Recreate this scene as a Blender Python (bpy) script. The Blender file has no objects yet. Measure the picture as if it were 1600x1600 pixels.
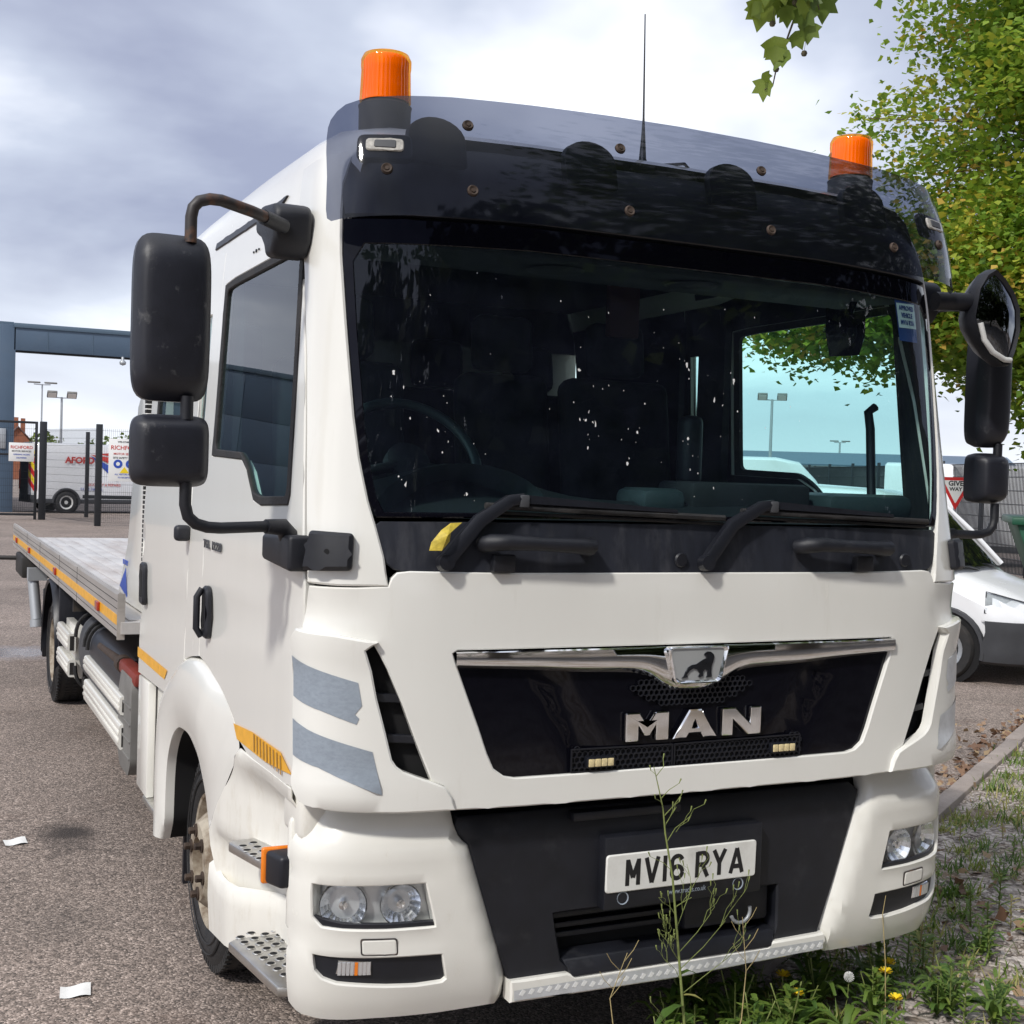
import bpy, bmesh, math, random
import numpy as np
from mathutils import Vector, Matrix
from mathutils.geometry import delaunay_2d_cdt
R = math.radians
S = bpy.context.scene
COL = S.collection
random.seed(7)

# ---------------------------------------------------------------- camera
cd = bpy.data.cameras.new('camera'); cam = bpy.data.objects.new('camera', cd); COL.objects.link(cam)
yaw, pitch, roll = 0.43778, -0.02785, 0.03247
cd.sensor_width = 36; cd.sensor_height = 36; cd.sensor_fit = 'HORIZONTAL'
cd.lens = 36 * 2001.92 / 1600
cd.clip_start = .05; cd.clip_end = 4000
fw = Vector((math.sin(yaw)*math.cos(pitch), math.cos(yaw)*math.cos(pitch), math.sin(pitch)))
rt = Vector((math.cos(yaw), -math.sin(yaw), 0)); up = rt.cross(fw)
r2 = rt*math.cos(roll) + up*math.sin(roll); u2 = -rt*math.sin(roll) + up*math.cos(roll)
cam.matrix_world = Matrix(((r2.x, u2.x, -fw.x, -2.0761), (r2.y, u2.y, -fw.y, -3.1760), (r2.z, u2.z, -fw.z, 1.8122), (0, 0, 0, 1)))
S.camera = cam

# ---------------------------------------------------------------- sky, sun, exposure
SUN_EL, SUN_AZ = 44, 238       # azimuth measured clockwise from +y (the way the lorry's tail points)
wd = bpy.data.worlds.new('World'); S.world = wd; wd.use_nodes = True
nt = wd.node_tree; nt.nodes.clear()
def wn(t, **k):
    n = nt.nodes.new(t)
    for a, b in k.items(): setattr(n, a, b)
    return n
sky = wn('ShaderNodeTexSky', sky_type='NISHITA', sun_disc=False)
sky.sun_elevation = R(SUN_EL); sky.sun_rotation = R(SUN_AZ)
tc = wn('ShaderNodeTexCoord')
# flat cloud layer: direction / (z + c) so that clouds shrink towards the horizon
sep = wn('ShaderNodeSeparateXYZ'); nt.links.new(tc.outputs['Generated'], sep.inputs[0])
zc = wn('ShaderNodeMath', operation='MAXIMUM'); nt.links.new(sep.outputs[2], zc.inputs[0]); zc.inputs[1].default_value = 0
za = wn('ShaderNodeMath', operation='ADD'); nt.links.new(zc.outputs[0], za.inputs[0]); za.inputs[1].default_value = .22
dx = wn('ShaderNodeMath', operation='DIVIDE'); nt.links.new(sep.outputs[0], dx.inputs[0]); nt.links.new(za.outputs[0], dx.inputs[1])
dy = wn('ShaderNodeMath', operation='DIVIDE'); nt.links.new(sep.outputs[1], dy.inputs[0]); nt.links.new(za.outputs[0], dy.inputs[1])
cb = wn('ShaderNodeCombineXYZ'); nt.links.new(dx.outputs[0], cb.inputs[0]); nt.links.new(dy.outputs[0], cb.inputs[1])
n1 = wn('ShaderNodeTexNoise'); n1.inputs['Scale'].default_value = .80; n1.inputs['Detail'].default_value = 6; n1.inputs['Roughness'].default_value = .50; n1.inputs['Distortion'].default_value = .15
mp = wn('ShaderNodeMapping'); mp.inputs['Location'].default_value = (0.55, 1.25, .3)
nt.links.new(cb.outputs[0], mp.inputs[0]); nt.links.new(mp.outputs[0], n1.inputs['Vector'])
cr = wn('ShaderNodeValToRGB'); cr.color_ramp.elements[0].position = .40; cr.color_ramp.elements[0].color = (.25, .27, .37, 1)
cr.color_ramp.elements[1].position = .64; cr.color_ramp.elements[1].color = (.90, .915, .95, 1)
e = cr.color_ramp.elements.new(.51); e.color = (.42, .455, .545, 1)
nt.links.new(n1.outputs['Fac'], cr.inputs[0])
# pale band low over the horizon, as in the photograph, all the way round
hz = wn('ShaderNodeMapRange'); nt.links.new(zc.outputs[0], hz.inputs[0]); hz.inputs[1].default_value = .0; hz.inputs[2].default_value = .17; hz.inputs[3].default_value = .85; hz.inputs[4].default_value = 0
mh = wn('ShaderNodeMixRGB'); nt.links.new(hz.outputs[0], mh.inputs[0]); nt.links.new(cr.outputs[0], mh.inputs[1]); mh.inputs[2].default_value = (.70, .73, .80, 1)
sk = wn('ShaderNodeMixRGB', blend_type='MULTIPLY'); sk.inputs[0].default_value = 1; nt.links.new(sky.outputs[0], sk.inputs[1]); sk.inputs[2].default_value = (.10, .10, .10, 1)
mx = wn('ShaderNodeMixRGB'); mx.inputs[0].default_value = .90; nt.links.new(sk.outputs[0], mx.inputs[1]); nt.links.new(mh.outputs[0], mx.inputs[2])
bg = wn('ShaderNodeBackground'); bg.inputs[1].default_value = 1.0; nt.links.new(mx.outputs[0], bg.inputs[0])
wo = wn('ShaderNodeOutputWorld'); nt.links.new(bg.outputs[0], wo.inputs[0])
sl = bpy.data.lights.new('sun', 'SUN'); sl.energy = 1.8; sl.angle = R(5); sl.color = (1, .965, .91)
so = bpy.data.objects.new('sun', sl); COL.objects.link(so)
so.rotation_euler = Vector((-math.sin(R(SUN_AZ))*math.cos(R(SUN_EL)), -math.cos(R(SUN_AZ))*math.cos(R(SUN_EL)), -math.sin(R(SUN_EL)))).to_track_quat('-Z', 'Y').to_euler()
so.location = (0, 0, 30)
S.view_settings.view_transform = 'Standard'; S.view_settings.look = 'None'
S.view_settings.exposure = 0.66; S.view_settings.gamma = 1

# ---------------------------------------------------------------- materials
M = {}
def newmat(name):
    m = bpy.data.materials.new(name); m.use_nodes = True; M[name] = m
    t = m.node_tree; b = t.nodes['Principled BSDF']; return m, t, b
def N(t, ty, **k):
    n = t.nodes.new(ty)
    for a, v in k.items():
        if a in n.inputs.keys(): n.inputs[a].default_value = v
        else: setattr(n, a, v)
    return n
def mat(name, col, rough=.5, metal=0, coat=0, var=0, vscale=6, dirt=None, dscale=3, dlo=.55, dhi=.75, bump=0, bscale=300, rvar=0, stretch=None, spec=.5):
    """base colour with slow variation, optional dirt patches and fine relief"""
    m, t, b = newmat(name); L = t.links.new
    b.inputs['Base Color'].default_value = (*col, 1); b.inputs['Roughness'].default_value = rough; b.inputs['Metallic'].default_value = metal
    b.inputs['Coat Weight'].default_value = coat; b.inputs['Coat Roughness'].default_value = .05; b.inputs['Specular IOR Level'].default_value = spec
    tcn = N(t, 'ShaderNodeTexCoord'); src = tcn.outputs['Object']
    if stretch:
        mpn = N(t, 'ShaderNodeMapping'); mpn.inputs['Scale'].default_value = stretch; L(src, mpn.inputs[0]); src = mpn.outputs[0]
    out = None
    if var:
        n = N(t, 'ShaderNodeTexNoise', Scale=vscale, Detail=6.0, Roughness=.6); L(src, n.inputs['Vector'])
        r = N(t, 'ShaderNodeMapRange'); L(n.outputs['Fac'], r.inputs[0]); r.inputs[1].default_value = .3; r.inputs[2].default_value = .7; r.inputs[3].default_value = 1-var; r.inputs[4].default_value = 1+var
        mm = N(t, 'ShaderNodeMixRGB', blend_type='MULTIPLY'); mm.inputs[0].default_value = 1; mm.inputs[1].default_value = (*col, 1)
        cmb = N(t, 'ShaderNodeCombineXYZ')
        for i in range(3): L(r.outputs[0], cmb.inputs[i])
        L(cmb.outputs[0], mm.inputs[2]); out = mm.outputs[0]
    if dirt:
        n = N(t, 'ShaderNodeTexNoise', Scale=dscale, Detail=9.0, Roughness=.68); L(src, n.inputs['Vector'])
        r = N(t, 'ShaderNodeMapRange'); L(n.outputs['Fac'], r.inputs[0]); r.inputs[1].default_value = dlo; r.inputs[2].default_value = dhi; r.inputs[3].default_value = 0; r.inputs[4].default_value = dirt[3] if len(dirt) > 3 else .6
        mm = N(t, 'ShaderNodeMixRGB'); L(r.outputs[0], mm.inputs[0])
        if out: L(out, mm.inputs[1])
        else: mm.inputs[1].default_value = (*col, 1)
        mm.inputs[2].default_value = (*dirt[:3], 1); out = mm.outputs[0]
        rr = N(t, 'ShaderNodeMapRange'); L(r.outputs[0], rr.inputs[0]); rr.inputs[3].default_value = rough; rr.inputs[4].default_value = min(1, rough+.3+rvar); L(rr.outputs[0], b.inputs['Roughness'])
    if out: L(out, b.inputs['Base Color'])
    if bump:
        n = N(t, 'ShaderNodeTexNoise', Scale=bscale, Detail=3.0); L(src, n.inputs['Vector'])
        bp = N(t, 'ShaderNodeBump', Strength=bump, Distance=.01); L(n.outputs['Fac'], bp.inputs['Height']); L(bp.outputs[0], b.inputs['Normal'])
    return m
def glass(name, tint, refl=1.0, rough=.0, ior=1.5, dust=0, dustcol=(.5, .5, .5)):
    """thin sheet: tinted straight-through light plus a Fresnel mirror, optional dust film"""
    m, t, b = newmat(name); t.nodes.remove(b); L = t.links.new
    out = t.nodes['Material Output']
    tr = N(t, 'ShaderNodeBsdfTransparent'); tr.inputs[0].default_value = (*tint, 1)
    gl = N(t, 'ShaderNodeBsdfGlossy'); gl.inputs['Color'].default_value = (refl, refl, refl, 1); gl.inputs['Roughness'].default_value = rough
    ge = N(t, 'ShaderNodeNewGeometry'); mr = N(t, 'ShaderNodeMapRange'); L(ge.outputs['Backfacing'], mr.inputs[0]); mr.inputs[3].default_value = ior; mr.inputs[4].default_value = 1/ior
    fr = N(t, 'ShaderNodeFresnel'); L(mr.outputs[0], fr.inputs[0])
    mx = N(t, 'ShaderNodeMixShader'); L(fr.outputs[0], mx.inputs[0]); L(tr.outputs[0], mx.inputs[1]); L(gl.outputs[0], mx.inputs[2])
    fin = mx.outputs[0]
    if dust:
        df = N(t, 'ShaderNodeBsdfDiffuse'); df.inputs[0].default_value = (*dustcol, 1)
        tcn = N(t, 'ShaderNodeTexCoord'); n = N(t, 'ShaderNodeTexNoise', Scale=9.0, Detail=8.0, Roughness=.7); L(tcn.outputs['Object'], n.inputs['Vector'])
        r = N(t, 'ShaderNodeMapRange'); L(n.outputs['Fac'], r.inputs[0]); r.inputs[1].default_value = .35; r.inputs[2].default_value = .8; r.inputs[3].default_value = dust*.3; r.inputs[4].default_value = dust
        m2 = N(t, 'ShaderNodeMixShader'); L(r.outputs[0], m2.inputs[0]); L(fin, m2.inputs[1]); L(df.outputs[0], m2.inputs[2]); fin = m2.outputs[0]
    L(fin, out.inputs[0]); return m

mat('paint', (.81, .80, .75), .24, coat=.6, var=.012, vscale=2.2, dirt=(.55, .51, .42, .35), dscale=4, dlo=.60, dhi=.9, stretch=(3, 3, .6))
mat('paint_low', (.81, .795, .735), .26, coat=.5, var=.02, vscale=3, dirt=(.46, .41, .31, .4), dscale=14, dlo=.60, dhi=.85, stretch=(2, 2, .8))
mat('paint_step', (.77, .75, .69), .40, coat=.15, var=.04, vscale=5, dirt=(.44, .37, .25, .45), dscale=9, dlo=.54, dhi=.85, stretch=(2, 2, .7))
mat('black_plastic', (.009, .010, .015), .48, var=.25, vscale=12, dirt=(.07, .07, .075, .45), dscale=9, dlo=.56, dhi=.85, bump=.15, bscale=900)
mat('black_trim', (.010, .011, .016), .40, var=.2, vscale=9, bump=.08, bscale=700)
mat('scuttle', (.018, .020, .028), .42, var=.25, vscale=8, dirt=(.10, .10, .11, .5), dscale=5, dlo=.5, dhi=.85, stretch=(3, 3, .8))
mat('mirror_shell', (.014, .015, .022), .42, var=.25, vscale=10, dirt=(.20, .20, .20, .5), dscale=14, dlo=.60, dhi=.74, bump=.12, bscale=500)
mat('gloss_black', (.004, .004, .007), .03, spec=.32)
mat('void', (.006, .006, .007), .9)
mat('rubber', (.014, .014, .015), .7, var=.3, vscale=20, dirt=(.07, .06, .055, .55), dscale=6, dlo=.45, dhi=.8, bump=.3, bscale=120)
mat('chrome', (.88, .88, .88), .05, 1)
mat('brushed', (.62, .61, .58), .33, 1, var=.12, vscale=10, dirt=(.23, .18, .12, .55), dscale=7, dlo=.52, dhi=.75)
mat('silver_plate', (.34, .35, .35), .5)
mat('reflector', (.93, .94, .96), .20, 1)
mat('alloy_board', (.50, .47, .44), .45, .55, var=.12, vscale=4, dirt=(.28, .24, .20, .6), dscale=3, dlo=.5, dhi=.8, stretch=(1, .35, 4))
mat('deck', (.62, .60, .58), .5, .25, var=.15, vscale=3, dirt=(.34, .27, .24, .7), dscale=1.2, dlo=.45, dhi=.7, stretch=(3, .6, 1))
mat('steel_dark', (.035, .033, .032), .6, .3, var=.3, dirt=(.12, .09, .06, .6), dscale=6)
mat('rim', (.42, .37, .29), .5, var=.2, dirt=(.13, .085, .05, .9), dscale=11, dlo=.38, dhi=.62)
mat('rusty', (.065, .045, .034), .7, .3, var=.4, vscale=30)
mat('rust_tube', (.035, .030, .030), .5, var=.3, dirt=(.16, .075, .04, .8), dscale=18, dlo=.5, dhi=.65)
mat('tape_yellow', (.85, .42, .02), .3, var=.12, vscale=15, dirt=(.35, .2, .05, .5), dscale=20)
mat('tape_dark', (.42, .20, .01), .3)
mat('tape_grey', (.30, .345, .40), .34, .1, var=.08, vscale=60, dirt=(.20, .23, .27, .6), dscale=45, dlo=.5, dhi=.8, stretch=(1, 1, 2))
mat('tape_silver', (.62, .64, .66), .3, .3, var=.12, vscale=30)
mat('tape_white', (.80, .80, .78), .3)
mat('plate_white', (.80, .80, .76), .35, dirt=(.45, .42, .36, .4), dscale=12, dlo=.5, dhi=.8)
mat('plate_ink', (.012, .012, .014), .4)
mat('white_plastic', (.70, .70, .68), .45, var=.04)
mat('grey_plastic', (.17, .165, .155), .55, var=.15, bump=.05)
mat('grey_dark', (.06, .062, .068), .55, var=.15)
mat('amber_lamp', (.85, .22, .01), .2, coat=.6)
mat('red_plastic', (.20, .03, .02), .5, var=.2)
mat('red_lamp', (.35, .03, .01), .25, coat=.5)
mat('dark_mirror', (.16, .17, .19), .04, 1)
mat('marker_glass', (.42, .40, .36), .25, coat=.5, var=.3, vscale=90)
mat('led', (.75, .62, .34), .25, coat=.8, var=.2, vscale=120)
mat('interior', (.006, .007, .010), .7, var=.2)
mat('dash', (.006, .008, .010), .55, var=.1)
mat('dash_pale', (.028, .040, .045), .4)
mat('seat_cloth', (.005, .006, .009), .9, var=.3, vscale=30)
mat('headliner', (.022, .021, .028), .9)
mat('orange_cloth', (.045, .010, .008), .9)
mat('paper', (.78, .78, .76), .6, var=.05)
mat('sticker_blue', (.02, .05, .22), .4)
mat('logo_blue', (.03, .08, .42), .4)
mat('logo_red', (.60, .05, .04), .4)
mat('sign_yellow', (.85, .62, .02), .4)
mat('concrete', (.33, .28, .25), .85, var=.15, vscale=5, dirt=(.16, .13, .11, .6), dscale=4, dlo=.5, dhi=.75, bump=.5, bscale=90)
mat('cladding', (.070, .110, .165), .42, var=.06, vscale=1.2, dirt=(.09, .12, .16, .5), dscale=.8)
mat('cladding_trim', (.085, .13, .18), .4)
mat('fence_black', (.014, .016, .020), .5)
mat('wire_grey', (.10, .11, .12), .5)
mat('galv', (.42, .44, .46), .5, .5)
mat('brick', (.30, .11, .06), .85, var=.25, vscale=2)
mat('roof_tile', (.14, .08, .07), .8)
mat('van_white', (.80, .81, .83), .25, coat=.5, dirt=(.5, .48, .45, .4), dscale=2, dlo=.5, dhi=.85)
mat('van_plastic', (.040, .042, .048), .55, var=.15)
mat('green_metal', (.012, .085, .045), .5, var=.2, dirt=(.05, .06, .04, .5), dscale=3)
mat('car_dark', (.03, .035, .045), .3, coat=.4)
mat('sign_red', (.62, .02, .02), .35)
mat('sign_white', (.82, .82, .80), .35)
mat('bark', (.12, .095, .07), .9, var=.35, vscale=6, bump=.6, bscale=30)
mat('stem_green', (.20, .24, .07), .7, var=.2, vscale=20)
mat('stem_dry', (.38, .30, .14), .8, var=.2, vscale=20)
mat('petal', (.80, .58, .01), .6)
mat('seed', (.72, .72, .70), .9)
mat('fruit', (.10, .085, .05), .9)
glass('windscreen_glass', (.74, .93, .92), dust=.022, dustcol=(.30, .36, .60))
glass('side_glass', (.72, .97, .95))
glass('visor_acrylic', (.20, .22, .29), rough=.05, ior=1.42, dust=.02, dustcol=(.3, .34, .5))
glass('lens_clear', (.93, .95, .96), ior=1.45)
glass('amber_glass', (1.0, .62, .10), ior=1.45)
mat('amber_core', (.95, .34, .02), .5)
mat('lamp_inner', (.74, .75, .76), .35, .6)
mat('leaf_yellow', (.55, .42, .05), .6, var=.3, vscale=60)
glass('car_glass', (.20, .32, .28))
def leafmat(name, cols, trans=.35, rough=.55):
    m, t, b = newmat(name); L = t.links.new
    oi = N(t, 'ShaderNodeNewGeometry'); cr = N(t, 'ShaderNodeValToRGB')
    cr.color_ramp.elements.remove(cr.color_ramp.elements[1])
    for i, (p, c) in enumerate(cols):
        e = cr.color_ramp.elements[0] if i == 0 else cr.color_ramp.elements.new(p)
        e.position = p; e.color = (*c, 1)
    at = N(t, 'ShaderNodeAttribute', attribute_name='tone'); L(at.outputs['Fac'], cr.inputs[0])
    L(cr.outputs[0], b.inputs['Base Color']); b.inputs['Roughness'].default_value = rough
    tl = N(t, 'ShaderNodeBsdfTranslucent'); L(cr.outputs[0], tl.inputs[0])
    mx = N(t, 'ShaderNodeMixShader'); mx.inputs[0].default_value = trans
    L(b.outputs[0], mx.inputs[1]); L(tl.outputs[0], mx.inputs[2]); L(mx.outputs[0], t.nodes['Material Output'].inputs[0])
    return m
leafmat('leaf_maple', [(0, (.07, .15, .02)), (.35, (.17, .30, .035)), (.65, (.31, .43, .045)), (.88, (.54, .50, .06)), (1, (.62, .42, .08))], trans=.45)
leafmat('leaf_plane', [(0, (.05, .09, .02)), (.5, (.12, .18, .03)), (1, (.22, .28, .04))])
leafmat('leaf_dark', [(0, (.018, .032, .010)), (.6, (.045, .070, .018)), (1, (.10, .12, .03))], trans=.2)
leafmat('weed', [(0, (.08, .16, .03)), (.5, (.18, .27, .045)), (.8, (.31, .33, .08)), (1, (.46, .40, .16))])
leafmat('litter', [(0, (.11, .06, .035)), (.5, (.22, .12, .07)), (1, (.38, .27, .15))], trans=.1)

# tarmac: fine pale and dark chippings, slow patches, a few oil stains
def groundmat():
    m, t, b = newmat('tarmac'); L = t.links.new
    tcn = N(t, 'ShaderNodeTexCoord'); src = tcn.outputs['Object']
    v = N(t, 'ShaderNodeTexVoronoi', Scale=125.0); L(src, v.inputs['Vector'])
    v2 = N(t, 'ShaderNodeTexVoronoi', Scale=48.0); L(src, v2.inputs['Vector'])
    sp = N(t, 'ShaderNodeSeparateColor'); L(v.outputs['Color'], sp.inputs[0])
    sp2 = N(t, 'ShaderNodeSeparateColor'); L(v2.outputs['Color'], sp2.inputs[0])
    cr = N(t, 'ShaderNodeValToRGB'); E = cr.color_ramp.elements
    E[0].position = 0; E[0].color = (.085, .071, .062, 1); E[1].position = 1; E[1].color = (.50, .41, .355, 1)
    x = E.new(.35); x.color = (.195, .155, .131, 1); x = E.new(.75); x.color = (.29, .233, .20, 1)
    L(sp.outputs[0], cr.inputs[0])
    mr2 = N(t, 'ShaderNodeMapRange'); L(sp2.outputs[1], mr2.inputs[0]); mr2.inputs[3].default_value = .80; mr2.inputs[4].default_value = 1.18
    n = N(t, 'ShaderNodeTexNoise', Scale=.55, Detail=8.0, Roughness=.6); L(src, n.inputs['Vector'])
    mr = N(t, 'ShaderNodeMapRange'); L(n.outputs['Fac'], mr.inputs[0]); mr.inputs[1].default_value = .3; mr.inputs[2].default_value = .7; mr.inputs[3].default_value = .74; mr.inputs[4].default_value = 1.20
    mu = N(t, 'ShaderNodeMath', operation='MULTIPLY'); L(mr.outputs[0], mu.inputs[0]); L(mr2.outputs[0], mu.inputs[1])
    sc = N(t, 'ShaderNodeVectorMath', operation='SCALE'); L(cr.outputs[0], sc.inputs[0]); L(mu.outputs[0], sc.inputs['Scale'])
    col = sc.outputs[0]
    # hairline cracks, broken up, and rusty-brown stains
    dn = N(t, 'ShaderNodeTexNoise', Scale=3.5, Detail=4.0); L(src, dn.inputs['Vector'])
    dv = N(t, 'ShaderNodeVectorMath', operation='SCALE'); L(dn.outputs['Color'], dv.inputs[0]); dv.inputs['Scale'].default_value = .55
    da = N(t, 'ShaderNodeVectorMath', operation='ADD'); L(src, da.inputs[0]); L(dv.outputs[0], da.inputs[1])
    ck = N(t, 'ShaderNodeTexVoronoi', Scale=.42, feature='DISTANCE_TO_EDGE'); L(da.outputs[0], ck.inputs['Vector'])
    cm = N(t, 'ShaderNodeMapRange'); L(ck.outputs['Distance'], cm.inputs[0]); cm.inputs[1].default_value = .0; cm.inputs[2].default_value = .008; cm.inputs[3].default_value = .65; cm.inputs[4].default_value = 0
    km = N(t, 'ShaderNodeTexNoise', Scale=.8, Detail=2.0); L(src, km.inputs['Vector'])
    kr = N(t, 'ShaderNodeMapRange'); L(km.outputs['Fac'], kr.inputs[0]); kr.inputs[1].default_value = .52; kr.inputs[2].default_value = .62
    kx = N(t, 'ShaderNodeMath', operation='MULTIPLY'); L(cm.outputs[0], kx.inputs[0]); L(kr.outputs[0], kx.inputs[1])
    k1 = N(t, 'ShaderNodeMixRGB'); L(kx.outputs[0], k1.inputs[0]); L(col, k1.inputs[1]); k1.inputs[2].default_value = (.05, .04, .035, 1); col = k1.outputs[0]
    st_ = N(t, 'ShaderNodeTexNoise', Scale=1.7, Detail=9.0, Roughness=.7); L(src, st_.inputs['Vector'])
    sr_ = N(t, 'ShaderNodeMapRange'); L(st_.outputs['Fac'], sr_.inputs[0]); sr_.inputs[1].default_value = .56; sr_.inputs[2].default_value = .72; sr_.inputs[4].default_value = .55
    k2 = N(t, 'ShaderNodeMixRGB'); L(sr_.outputs[0], k2.inputs[0]); L(col, k2.inputs[1]); k2.inputs[2].default_value = (.13, .085, .065, 1); col = k2.outputs[0]
    sn = N(t, 'ShaderNodeTexNoise', Scale=7.0, Detail=5.0); L(src, sn.inputs['Vector'])
    for (cx, cy, rx, ry, dk, c) in ((-1.36, 3.33, .19, .27, .90, (.028, .022, .020)), (-2.5, 6.5, .5, .7, .25, (.05, .045, .042)), (-1.9, 5.2, .25, .5, .3, (.06, .05, .045)), (-1.2, .3, .35, .3, .45, (.04, .035, .033)), (-1.5, 2.1, .2, .35, .25, (.05, .045, .04))):
        mp_ = N(t, 'ShaderNodeMapping'); mp_.inputs['Location'].default_value = (-cx/rx, -cy/ry, 0); mp_.inputs['Scale'].default_value = (1/rx, 1/ry, 0); L(src, mp_.inputs[0])
        ln = N(t, 'ShaderNodeVectorMath', operation='LENGTH'); L(mp_.outputs[0], ln.inputs[0])
        ad = N(t, 'ShaderNodeMath', operation='ADD'); L(ln.outputs['Value'], ad.inputs[0]); L(sn.outputs['Fac'], ad.inputs[1])
        r = N(t, 'ShaderNodeMapRange'); L(ad.outputs[0], r.inputs[0]); r.inputs[1].default_value = .75; r.inputs[2].default_value = 1.55; r.inputs[3].default_value = dk; r.inputs[4].default_value = 0
        mm = N(t, 'ShaderNodeMixRGB'); L(r.outputs[0], mm.inputs[0]); L(col, mm.inputs[1]); mm.inputs[2].default_value = (*c, 1); col = mm.outputs[0]
    # sandy dust drift and a damp patch beside the rear wheel
    L(col, b.inputs['Base Color'])
    mp_ = N(t, 'ShaderNodeMapping'); mp_.inputs['Location'].default_value = (1.6/1.4, -9.7/.55, 0); mp_.inputs['Scale'].default_value = (1/1.4, 1/.55, 0); L(src, mp_.inputs[0])
    ln = N(t, 'ShaderNodeVectorMath', operation='LENGTH'); L(mp_.outputs[0], ln.inputs[0])
    ad = N(t, 'ShaderNodeMath', operation='ADD'); L(ln.outputs['Value'], ad.inputs[0]); L(sn.outputs['Fac'], ad.inputs[1])
    r = N(t, 'ShaderNodeMapRange'); L(ad.outputs[0], r.inputs[0]); r.inputs[1].default_value = 1.0; r.inputs[2].default_value = 1.65; r.inputs[3].default_value = .12; r.inputs[4].default_value = .88; L(r.outputs[0], b.inputs['Roughness'])
    bs = N(t, 'ShaderNodeMapRange'); L(ad.outputs[0], bs.inputs[0]); bs.inputs[1].default_value = 1.0; bs.inputs[2].default_value = 1.65; bs.inputs[3].default_value = .05; bs.inputs[4].default_value = .55
    bp = N(t, 'ShaderNodeBump', Distance=.008); L(bs.outputs[0], bp.inputs['Strength']); L(v.outputs['Distance'], bp.inputs['Height']); bp.invert = True; L(bp.outputs[0], b.inputs['Normal'])
    m, t, b = newmat('gravel'); L = t.links.new
    tcn = N(t, 'ShaderNodeTexCoord'); src = tcn.outputs['Object']
    v = N(t, 'ShaderNodeTexVoronoi', Scale=42.0); L(src, v.inputs['Vector']); sp = N(t, 'ShaderNodeSeparateColor'); L(v.outputs['Color'], sp.inputs[0])
    cr = N(t, 'ShaderNodeValToRGB'); E = cr.color_ramp.elements; E[0].color = (.15, .12, .105, 1); E[1].color = (.60, .54, .50, 1); L(sp.outputs[0], cr.inputs[0])
    n = N(t, 'ShaderNodeTexNoise', Scale=2.2, Detail=8.0, Roughness=.65); L(src, n.inputs['Vector'])
    r = N(t, 'ShaderNodeMapRange'); L(n.outputs['Fac'], r.inputs[0]); r.inputs[1].default_value = .47; r.inputs[2].default_value = .62
    mm = N(t, 'ShaderNodeMixRGB'); L(r.outputs[0], mm.inputs[0]); L(cr.outputs[0], mm.inputs[1]); mm.inputs[2].default_value = (.20, .15, .10, 1)
    L(mm.outputs[0], b.inputs['Base Color']); b.inputs['Roughness'].default_value = .9
    bp = N(t, 'ShaderNodeBump', Distance=.015, Strength=.8); L(v.outputs['Distance'], bp.inputs['Height']); bp.invert = True; L(bp.outputs[0], b.inputs['Normal'])
groundmat()
mat('stone', (.40, .35, .32), .85, var=.3, vscale=14)

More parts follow.
